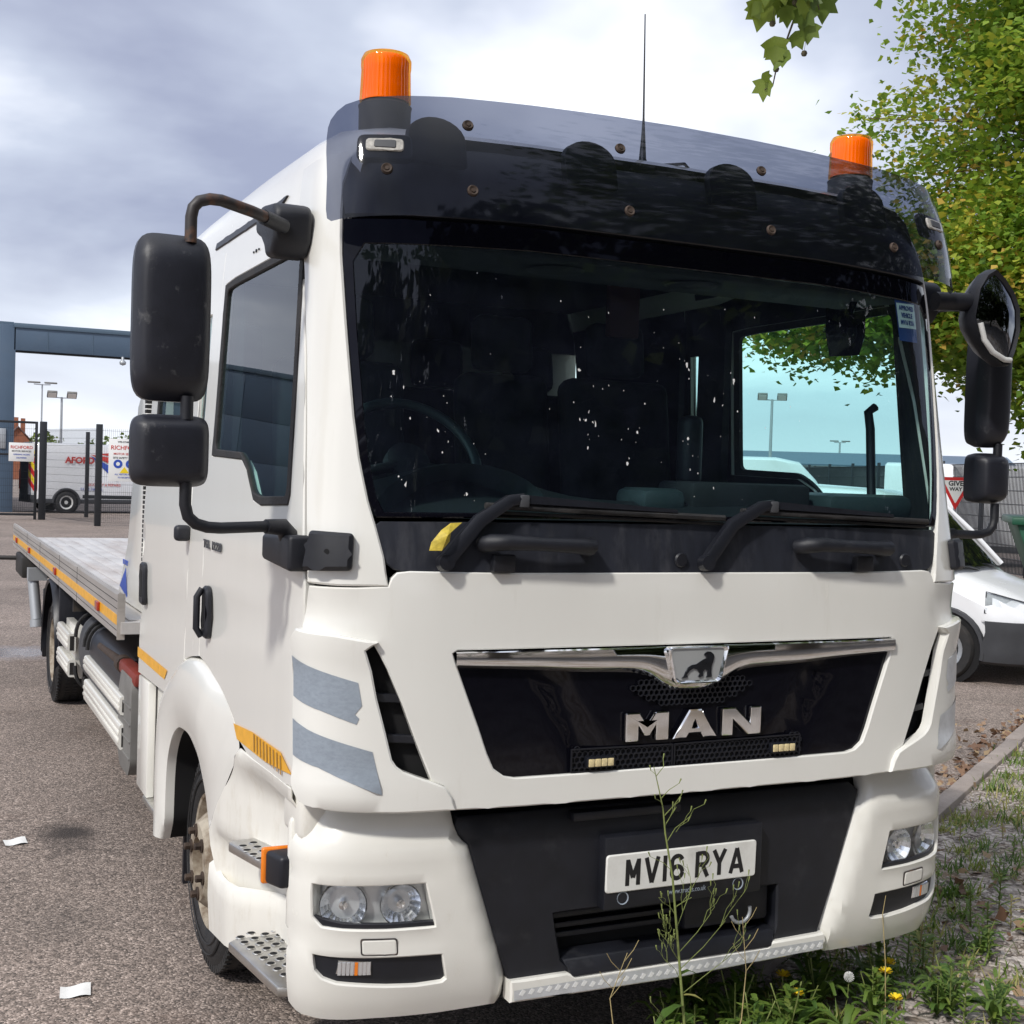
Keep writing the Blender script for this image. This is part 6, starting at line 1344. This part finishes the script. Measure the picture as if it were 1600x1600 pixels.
# weld-mesh fence panels and posts, gate leaf
def meshpanel(parent, a, b, z0, z1, pitch=.055, r=.0028, hp=.22, mtl='fence_black'):
    a, b = Vector(a), Vector(b); L = (b-a).length; d = (b-a)/L; n = Vector((-d.y, d.x, 0)); V = []; F = []; k = 0
    q = np.array([(0, 1, 5, 4), (1, 2, 6, 5), (2, 3, 7, 6), (3, 0, 4, 7)])
    def bar(p0, p1, e1, e2):
        nonlocal k
        V.append(np.array([tuple(p+e1*s1+e2*s2) for p in (p0, p1) for s1, s2 in ((-1, -1), (1, -1), (1, 1), (-1, 1))])); F.append(q+k); k += 8
    for i in range(int(L/pitch)+1):
        p = a+d*(i*pitch); bar(p+Vector((0, 0, z0)), p+Vector((0, 0, z1)), d*r, n*r)
    z = z0
    while z < z1+.01:
        for o in (-.006, .006): bar(a+n*o+Vector((0, 0, z)), b+n*o+Vector((0, 0, z)), n*r, Vector((0, 0, r*1.2)))
        z += hp
    return tagd(put(bpy.data.objects.new('mesh_wires', npmesh('mesh_wires', V, F, mtl)), parent), kind='stuff')
def post(x, y, h, w=.08): g = G(); g.box(x-w/2, x+w/2, y-w/2, y+w/2, 0, h); return g
F1 = thing('mesh_fence', 'dark weld-mesh fence with black posts in front of the parked van', 'fence', (2.7, 35.1, 0))
post(1.54, 38.82, 3.03, .20).build('post', 'fence_black', F1, bevel=.01); post(2.73, 35.10, 2.92, .17).build('post', 'fence_black', F1, bevel=.01); post(6.2, 35.0, 2.92, .17).build('post', 'fence_black', F1, bevel=.01)
meshpanel(F1, (1.6, 38.7, 0), (2.70, 35.2, 0), .1, 2.80); meshpanel(F1, (2.78, 35.1, 0), (6.2, 35.0, 0), .1, 2.80)
F2 = thing('mesh_gate', 'tall mesh gate leaf with a black frame by the building pillar', 'gate', (.8, 38.8, 0))
for q in ((.05, .13, 0, 3.0), (1.30, 1.38, 0, 3.0)): g = G(); g.box(q[0], q[1], 38.78, 38.86, q[2], q[3]); g.build('stile', 'fence_black', F2, bevel=.005)
for z in (.12, 1.95, 2.95): g = G(); g.box(.05, 1.38, 38.785, 38.855, z, z+.07); g.build('rail', 'fence_black', F2, bevel=.005)
meshpanel(F2, (.1, 38.82, 0), (1.34, 38.82, 0), .15, 2.95)
F3 = thing('barrier_rail', 'low black barrier rail on a post behind the mesh fence', 'barrier', (3.15, 41.2, 0))
post(3.13, 41.15, 2.82, .12).build('post', 'fence_black', F3, bevel=.01)
g = G(); g.box(3.0, 7.0, 41.1, 41.18, .62, .74); g.build('rail', 'fence_black', F3, bevel=.005)
# notice boards
def board(nm, lab, x0, x1, y, z0, z1, lines):
    t = thing(nm, lab, 'sign', ((x0+x1)/2, y, z0), group='site notice boards on the fence'); g = G(); g.box(x0, x1, y-.02, y, z0, z1); g.build('board', 'sign_white', t, bevel=.004)
    for (txt, sz, zz, mtl) in lines: text_obj(txt, sz, lambda u, w, h: ((x0+x1)/2+u, y-.021-h, zz+w), mtl, 'lettering', t, ext=.003, bold=sz*.015)
    return t
b1 = board('notice_board', 'tall white site safety notice with blue roundels beside the truck cab', 2.98, 3.92, 34.97, 1.30, 2.52, [('WELCOME TO', .07, 2.41, 'plate_ink'), ('RICHFORD', .17, 2.21, 'logo_red'), ('MOTOR SERVICES', .085, 2.06, 'logo_red'), ('SITE SAFETY NOTICE', .075, 1.95, 'plate_ink'), ('ALL VISITORS REPORT', .06, 1.48, 'logo_blue'), ('TO RECEPTION', .06, 1.39, 'logo_blue')])
for x in (3.24, 3.58):
    g = G(); g.lathe([(0, .004), (.125, .004), (.125, 0)], (x, 34.948, 1.80), (0, -1, 0), 24); g.build('roundel', 'logo_blue', b1, smooth=0); g = G(); g.lathe([(0, .006), (.055, .006)], (x, 34.948, 1.80), (0, -1, 0), 12); g.build('pictogram', 'sign_white', b1, smooth=0)
for x in (3.42, 3.70): g = G(); g.prism([(x-.13, 1.54), (x+.13, 1.54), (x, 1.72)], lambda u, w, h: (u, 34.948-h, w), 0, .004); g.build('warning_triangle', 'sign_yellow', b1, smooth=0)
board('notice_board', 'small white company notice on the mesh gate', .55, 1.28, 38.76, 1.78, 2.35, [('RICHFORD', .13, 2.17, 'logo_red'), ('MOTOR SERVICES', .07, 2.07, 'plate_ink'), ('OPENING HOURS', .06, 1.97, 'logo_blue'), ('DELIVERIES', .06, 1.87, 'logo_blue')])
# ---------------------------------------------------------------- panel vans
def vanbody(t, stations, mtl, name='body'):
    """stations: (x, half width, z bottom, z shoulder, z top, half width at top)"""
    rows = []
    for (x, w, z0, zs, z1, wt) in stations:
        pr = [(0, z0), (w*.8, z0), (w*.97, z0+.05), (w, z0+.14), (w, (z0+zs)/2), (w*.995, zs), (wt+(w-wt)*.35, zs+(z1-zs)*.6), (wt, z1-.07), (wt-.06, z1-.015), (wt*.6, z1+.012), (0, z1+.02)]
        rows.append([(x, y, z) for y, z in pr]+[(x, -y, z) for y, z in reversed(pr[1:-1])])
    g = G(); g.loft(rows, closed=True); n = len(rows[0]); g.f.append(tuple(range(n))); g.f.append(tuple(range(len(rows)*n-n, len(rows)*n)))
    return g.build(name, mtl, t, smooth=38)
def vanwheel(t, x, y, r, s, w=.2, cap='galv'):
    c = (x, y, r); ax = (0, -s, 0)
    g = G(); g.lathe([(r*.62, .02), (r*.66, -.005), (r*.9, -.008), (r*.97, .01), (r, .04), (r, w-.03), (r*.9, w), (r*.6, w)], c, ax, 32); wh = g.build('wheel', 'rubber', t, smooth=40)
    g = G(); g.lathe([(0, .02), (r*.16, .015), (r*.2, .03), (r*.45, .035), (r*.5, .02), (r*.6, .012), (r*.64, .0)], c, ax, 28); rm = g.build('rim', cap, wh, smooth=40)
    for k in range(8): a = 2*math.pi*k/8; g = G(); g.lathe([(0, -.001), (r*.07, -.001)], (x+math.cos(a)*r*.36, y+s*(-.032), r+math.sin(a)*r*.36), (0, s, 0), 8); g.build('vent', 'void', rm, smooth=0)
def big_van(lab, loc, rz, decals=False, group=None):
    t = thing('panel_van', lab, 'van', loc, rz, group, local=True)
    # local x runs from the tail (0) to the nose (5.6); the flank towards the camera is y = -1
    st = [(0, .96, .42, 1.3, 2.42, .86), (.04, .985, .40, 1.3, 2.46, .88), (3.6, .99, .40, 1.3, 2.46, .88), (4.15, .99, .38, 1.25, 2.36, .84), (4.55, .98, .36, 1.2, 1.95, .74), (4.95, .96, .35, 1.1, 1.35, .80), (5.45, .90, .34, .9, 1.1, .78), (5.6, .80, .36, .75, .95, .70)]
    vanbody(t, st, 'van_white')
    for x in (1.0, 4.75):
        for s in (-1, 1):
            vanwheel(t, x, s*1.02, .38, s, cap='white_plastic'); g = G(); g.tube([(x+.47*math.cos(R(a)), s*.992, .38+.47*math.sin(R(a))) for a in range(-10, 191, 12)], .045, 6); g.build('arch_trim', 'van_plastic', t, smooth=60)
            g = G(); g.lathe([(0, 0), (.46, 0)], (x, s*1.0, .40), (0, s, 0), 24); g.build('arch_gap', 'void', t, smooth=0)
    g = G(); g.box(.0, 5.4, -1.0, 1.0, .34, .50); g.build('sill', 'van_plastic', t, bevel=.02)
    g = G(); g.box(-.03, .02, -.9, .9, .42, .62); g.build('bumper', 'van_plastic', t, bevel=.02)
    for s in (-1, 1):
        g = G(); g.add([(3.75, s*.985, 1.32), (4.75, s*.965, 1.30), (4.35, s*.86, 2.0), (3.75, s*.92, 2.1)], [(0, 1, 2, 3)]); g.build('cab_window', 'car_glass', t, smooth=0)
        g = G(); g.box(-.035, -.005, s*.95, s*.84, .8, 1.5); g.build('tail_lamp', 'red_lamp', t, bevel=.01)
    g = G(); g.add([(4.98, -.80, 1.36), (4.98, .80, 1.36), (4.38, .70, 2.12), (4.38, -.70, 2.12)], [(0, 1, 2, 3)]); g.build('windscreen', 'car_glass', t, smooth=0)
    if decals:
        yy_ = -1.004
        text_obj('AFORD', .30, lambda u, w, h: (.95+u, yy_-h+.035, 1.78+w), 'logo_red', 'lettering', t, ext=.004, bold=.012, sx=1.05, align='LEFT')
        for poly, m_ in (([(2.15, 2.1), (3.35, 1.95), (3.35, 1.62), (3.0, 1.72)], 'logo_red'), ([(2.15, 2.06), (3.3, 1.50), (3.1, 1.16), (2.75, 1.48)], 'logo_blue'), ([(2.3, 2.12), (3.35, 2.22), (3.35, 2.02)], 'logo_red')):
            g = G(); g.prism(poly, lambda u, w, h: (u-.30, yy_-h+(.09*max(0, (w-1.3)/1.16) if w > 1.3 else 0), w), 0, .004); g.build('swoosh', m_, t, smooth=0)
        text_obj('RECOVERY & REPAIRS', .13, lambda u, w, h: (1.7+u, yy_-h, .98+w), 'logo_red', 'lettering', t, ext=.004, align='LEFT'); text_obj('01302 360 360', .13, lambda u, w, h: (1.5+u, yy_-h, .82+w), 'logo_blue', 'lettering', t, ext=.004, align='LEFT')
        for k in range(7):
            z = .60+k*.24; g = G(); g.prism([(-.9, z), (-.02, z+.45), (-.02, z+.66), (-.9, z+.21)] if z < 1.9 else [(-.9, 1.9), (-.4, 1.9), (-.9, 1.7)], lambda u, w, h: (-.012-h, u, w), 0, .003); g.build('chevron', 'sign_yellow' if k % 2 else 'sign_red', t, smooth=0)
        g = G(); g.prism([(.02, .62), (.9, .62), (.9, 2.0), (.02, 2.0)], lambda u, w, h: (-.010-h, u, w), 0, .002); g.build('rear_panel', 'van_plastic', t, smooth=0)
    return t
big_van('white high-roof van with red lettering behind the mesh fence', (1.62, 45.15, 0), math.atan2(.24, .97), True)
big_van('white van in the right yard seen through the far cab window', (14.0, 24.5, 0), -.62, group='plain vans in the yards'); big_van('white van farther right in the yard behind the give way sign', (20.5, 22.5, 0), -.78, group='plain vans in the yards')
# ---------------------------------------------------------------- lamp posts
def lamp(lab, x, y, h, kind='flood', r=.07, rz=0):
    t = thing('lamp_post', lab, 'lamp post', (x, y, 0), rz, 'yard lamp posts', local=True); g = G(); g.tube([(0, 0, 0), (0, 0, h*.3), (0, 0, h)], [r*1.4, r, r*.7], 8); g.build('pole', 'galv', t, smooth=60)
    for s in (-1, 1):
        g = G(); g.tube([(0, 0, h-.05), (s*.55, 0, h-.02)], .03, 6); g.build('arm', 'galv', t, smooth=60)
        g = G(); m_ = Matrix.Translation(Vector((s*.55, -.1, h+.1))) @ Matrix.Rotation(R(50 if kind == 'flood' else 10), 4, 'X')
        if kind == 'flood': g.box(-.28, .28, -.05, .10, -.22, .28, m_)
        else: g.box(-.42, .42, -.14, .14, -.05, .05, m_)
        hd_ = g.build('lamp_head', 'grey_plastic', t, bevel=.03)
        if kind == 'flood': g = G(); g.box(-.23, .23, -.062, -.05, -.17, .23, m_); g.build('lamp_glass', 'sign_white', hd_, smooth=0)
lamp('slim twin-arm lamp post, farther of the pair over the left yard', 5.93, 91.5, 7.15, 'arm', .07); lamp('floodlight post, nearer of the pair over the left yard', 5.75, 76.4, 5.6, 'flood', .09)
lamp('twin floodlight mast seen through the far cab window', 42.4, 57.2, 6.7, 'flood', .10, -.6); lamp('distant twin-arm lamp post seen through the far cab window', 80.3, 97.4, 6.2, 'arm', .12, -.6)
# ---------------------------------------------------------------- house and trees on the skyline
H = thing('brick_house', 'small orange brick gabled house on the skyline at far left', 'house', (7.3, 128, 0))
g = G(); g.box(5.6, 8.0, 126, 134, 0, 3.5); g.prism([(5.6, 3.5), (8.0, 3.5), (6.8, 4.9)], lambda u, w, h: (u, h, w), 126, 134); g.build('wall', 'brick', H, smooth=0)
g = G()
for s in (-1, 1): g.hexa([(6.8, 125.8, 4.92), (6.8+s*1.5, 125.8, 3.3), (6.8+s*1.5, 134.2, 3.3), (6.8, 134.2, 4.92), (6.8, 125.8, 5.05), (6.8+s*1.5, 125.8, 3.43), (6.8+s*1.5, 134.2, 3.43), (6.8, 134.2, 5.05)])
rf = g.build('roof', 'roof_tile', H, smooth=0)
for x, y in ((6.7, 127.5), (7.5, 130)): g = G(); g.box(x-.2, x+.2, y-.2, y+.2, 4.4, 5.9); g.build('chimney', 'brick', rf, smooth=0)
for x in (6.2, 7.3): g = G(); g.box(x-.2, x+.2, 125.95, 126.02, 2.3, 3.1); g.build('window', 'sign_white', H, smooth=0)
hp = []; ht = []
for i in range(900):
    if i < 640: a = rng.uniform(9, 32); x, y = a, 128+rng.normal(0, 4); hmx = 3.2+1.3*math.sin(a*.9)+.8*math.sin(a*2.3)
    else: a = rng.uniform(-60, 200); x, y = a, 190+rng.normal(0, 6)-abs(a)*.3; hmx = 4+1.5*math.sin(a*.3)
    m_ = 12; hp.append(np.array([x, y, rng.uniform(.05, 1)**.6*hmx])+rng.normal(0, .45, (m_, 3))*np.array([1, 1, .6])); ht.append(np.full(m_, rng.uniform(.1, .9)))
W, F, tn = leaves(np.concatenate(hp), np.full(900*12, .42)*rng.uniform(.6, 1.3, 10800), np.concatenate(ht), 'tri'); tagd(put(bpy.data.objects.new('far_wood', npmesh('far_wood', [W], [F], 'leaf_plane', tn))), kind='stuff')
# ================================================================ right of the truck
sv = thing('small_van', 'small white van with dark bumper parked right of the truck', 'van', (8.01, 5.80, 0), math.atan2(.894, -.447), local=True)
st = [(.0, .62, .30, .46, .60, .50), (.04, .72, .24, .50, .69, .60), (.14, .80, .20, .57, .77, .68), (.35, .845, .20, .70, .87, .72), (.60, .855, .20, .80, .95, .73), (.74, .86, .22, .86, 1.0, .72), (.82, .86, .22, .92, 1.07, .70), (1.10, .865, .22, .98, 1.38, .645), (1.42, .865, .22, 1.0, 1.68, .60), (1.70, .865, .22, 1.0, 1.78, .60), (2.6, .865, .22, 1.0, 1.82, .60), (3.9, .86, .24, 1.0, 1.80, .60), (4.08, .84, .28, 1.0, 1.72, .58)]
vanbody(sv, st, 'van_white')
def svp(x, s=1, zoff=0):   # helper: top height of bonnet / screen line
    xs = [q[0] for q in st]; return interp(x, xs, [q[4] for q in st])
rows = []
for j in range(9):
    f = j/8; x = .79+.62*f; hw = .69-.10*f; z = 1.04+.64*f
    rows.append([(x-.045*(1-(y/hw)**2)-.012, y, z+.004+.022*(1-(y/hw)**2)) for y in [hw*(-1+2*i/10) for i in range(11)]])
g = G(); g.loft(rows); scn = g.build('windscreen', 'gloss_black', sv, smooth=60)
g = G(); rr_ = random.Random(5)
for k in range(46):
    f = rr_.uniform(.1, .95); x = 1.03+.66*f; y = rr_.uniform(-.5, .5); z = 1.10+.60*f+.03; dx_ = rr_.uniform(.01, .05); g.add([(x-.075, y-.006, z), (x-.075, y+.006, z), (x-.07+dx_, y+.01, z+dx_*.9), (x-.07+dx_, y-.01, z+dx_*.9)], [(0, 1, 2, 3)])
for s in (-1, 1):
    g = G(); g.tube([(.78, s*.715, 1.06), (1.10, s*.665, 1.40), (1.43, s*.61, 1.70)], .028, 8); g.build('screen_pillar', 'van_white', sv, smooth=60)
    # headlamp wrapped round the wing
    rows = []
    for i in range(7):
        f = i/6; x = .02+.42*f; w_ = interp(x, [q[0] for q in st], [q[1] for q in st]); zt = .745+.125*f; zb = .585+.09*f*f
        rows.append([(x-.01, s*(w_*(.70+.30*f)*.985+.012), zb), (x-.02, s*(w_*(.70+.30*f)*.99+.022), (zb+zt)/2), (x, s*(w_*(.66+.28*f)*.97+.012), zt)])
    g = G(); g.loft(rows); hl_ = g.build('headlight', 'lens_clear', sv, smooth=60)
    g = G(); g.loft([[(p[0]+.012, p[1]-s*.016, p[2]) for p in r_] for r_ in rows]); g.build('reflector', 'tape_silver', hl_, smooth=60)
    g = G(); g.tube([rows[i][0] for i in range(7)]+[rows[i][2] for i in range(6, -1, -1)]+[rows[0][0]], .007, 5); g.build('surround', 'van_plastic', hl_, smooth=60)
    vanwheel(sv, .80, s*.895, .305, s, .19); vanwheel(sv, 3.30, s*.895, .305, s, .19)
    for x in (.80, 3.30):
        g = G(); g.tube([(x+.375*math.cos(R(a)), s*.868, .305+.375*math.sin(R(a))) for a in range(-12, 193, 12)], .03, 6); g.build('arch_trim', 'van_plastic', sv, smooth=60)
        g = G(); g.lathe([(0, 0), (.37, 0)], (x, s*.869, .32), (0, s, 0), 24); g.build('arch_gap', 'void', sv, smooth=0)
    g = G(); g.add([(1.05, s*.80, 1.02), (2.0, s*.80, 1.02), (1.95, s*.66, 1.55), (1.42, s*.665, 1.53)], [(0, 1, 2, 3)]); g.build('side_window', 'car_glass', sv, smooth=0)
    g = G(); g.box(.98, 1.10, s*.88, s*1.05, 1.02, 1.18); g.build('wing_mirror', 'van_plastic', sv, bevel=.03)
# dark bumper wrapping the nose back to the wheel
rows = []
path = [(.43, .885, 0), (.30, .875, 0), (.16, .84, 0), (.04, .76, 0), (-.03, .60, 0), (-.06, .35, 0), (-.07, 0, 0)]; path = path+[(x, -y, 0) for x, y, _ in reversed(path[:-1])]
for (x, y, _) in path:
    e = abs(y) > .86
    rows.append([(x+.05, y*.93, .19), (x, y, .22), (x-.02, y*1.01, .34), (x-.005, y*1.005, .40), (x-.03, y*1.015, .50), (x-.02, y*1.01, .60), (x+.03, y*.97, .60)])
g = G(); g.loft(rows); g.build('bumper', 'van_plastic', sv, smooth=30)
g = G(); g.box(-.085, -.05, -.26, .26, .42, .53); g.build('number_plate', 'plate_white', sv, bevel=.004)
g = G(); g.box(-.03, .03, -.35, .35, .66, .74); g.build('nose_grille', 'van_plastic', sv, bevel=.01)
for y0 in (-.5, .1): g = G(); g.tube([(.74, y0, 1.04), (.74, y0+.3, 1.075), (.77, y0+.58, 1.085)], .010, 5); g.build('wiper', 'black_trim', sv, smooth=60)
# green skip, give way sign, fence
sk_ = thing('green_skip', 'dark green steel skip behind the small white van', 'skip', (12.95, 8.25, 0), -.75, local=True)
g = G(); g.hexa([(-1.6, -1, .1), (1.6, -1, .1), (1.6, 1, .1), (-1.6, 1, .1), (-2.1, -1.1, 1.42), (2.1, -1.1, 1.42), (2.1, 1.1, 1.42), (-2.1, 1.1, 1.42)]); g.build('tub', 'green_metal', sk_, bevel=.02)
for x in (-1.4, -.7, 0, .7, 1.4): g = G(); g.hexa([(x-.05, -1.05, .12), (x+.05, -1.05, .12), (x+.05, -.95, .12), (x-.05, -.95, .12), (x-.05, -1.16, 1.42), (x+.05, -1.16, 1.42), (x+.05, -1.05, 1.42), (x-.05, -1.05, 1.42)]); g.build('rib', 'green_metal', sk_, bevel=.01)
g = G(); g.box(-2.16, 2.16, -1.17, 1.17, 1.40, 1.50); g.build('rim', 'green_metal', sk_, bevel=.02)
gw = thing('give_way_sign', 'red and white triangular give way sign between truck and small van', 'sign', (15.33, 14.76, 0), -.78, local=True)
def tri(sc_, y, h, mtl, nm, par):
    g = G(); g.prism(rounded([(-.30*sc_, 1.86+.19*sc_), (0, 1.86-.39*sc_), (.30*sc_, 1.86+.19*sc_)], .03), lambda u, w, h_: (u, y-h_, w), 0, h); return g.build(nm, mtl, par, smooth=0)
tri(1.05, 0, .012, 'sign_red', 'border', gw); tri(.74, -.0125, .003, 'sign_white', 'face', gw)
text_obj('GIVE', .125, lambda u, w, h: (u, -.0165-h, 1.905+w), 'plate_ink', 'lettering', gw, ext=.002, bold=.004); text_obj('WAY', .095, lambda u, w, h: (u, -.0165-h, 1.81+w), 'plate_ink', 'lettering', gw, ext=.002, bold=.003)
g = G(); g.tube([(0, .05, 0), (0, .05, 2.05)], .035, 10); g.build('post', 'galv', gw, smooth=60)
F4 = thing('yard_fence', 'long grey mesh fence round the right-hand yard', 'fence', (17, 18, 0))
pa, pb = Vector((12.5, 8.8, 0)), Vector((31, 46, 0))
pa = Vector((17.5, 12.3, 0)); pm_ = Vector((27, 35, 0))
nseg = 10
for i in range(nseg+1):
    p = pa.lerp(pm_, i/nseg); post(p.x, p.y, 2.55, .07).build('post', 'fence_black', F4, bevel=.005)
    if i < nseg: q = pa.lerp(pm_, (i+1)/nseg); meshpanel(F4, p, q, .05, 2.45, .07, .008, .3)
hall = thing('metal_hall', 'long low pale metal hall beyond the right yard', 'building', (57, 72, 0), -.65, local=True)
g = G(); g.box(-14, 14, 0, 12, 0, 3.3); g.build('wall', 'galv', hall, smooth=0)
g = G(); g.hexa([(-14.3, -.3, 3.3), (14.3, -.3, 3.3), (14.3, 6, 4.3), (-14.3, 6, 4.3), (-14.3, -.3, 3.42), (14.3, -.3, 3.42), (14.3, 6, 4.42), (-14.3, 6, 4.42)]); g.build('roof', 'cladding_trim', hall, smooth=0)
for i in range(14): g = G(); g.box(-13.8+i*2, -13.7+i*2, -.06, 0, 0, 3.3); g.build('rib', 'grey_plastic', hall, smooth=0)

S.render.engine = 'CYCLES'
S.cycles.max_bounces = 6; S.cycles.transparent_max_bounces = 12; S.cycles.transmission_bounces = 6; S.cycles.glossy_bounces = 4
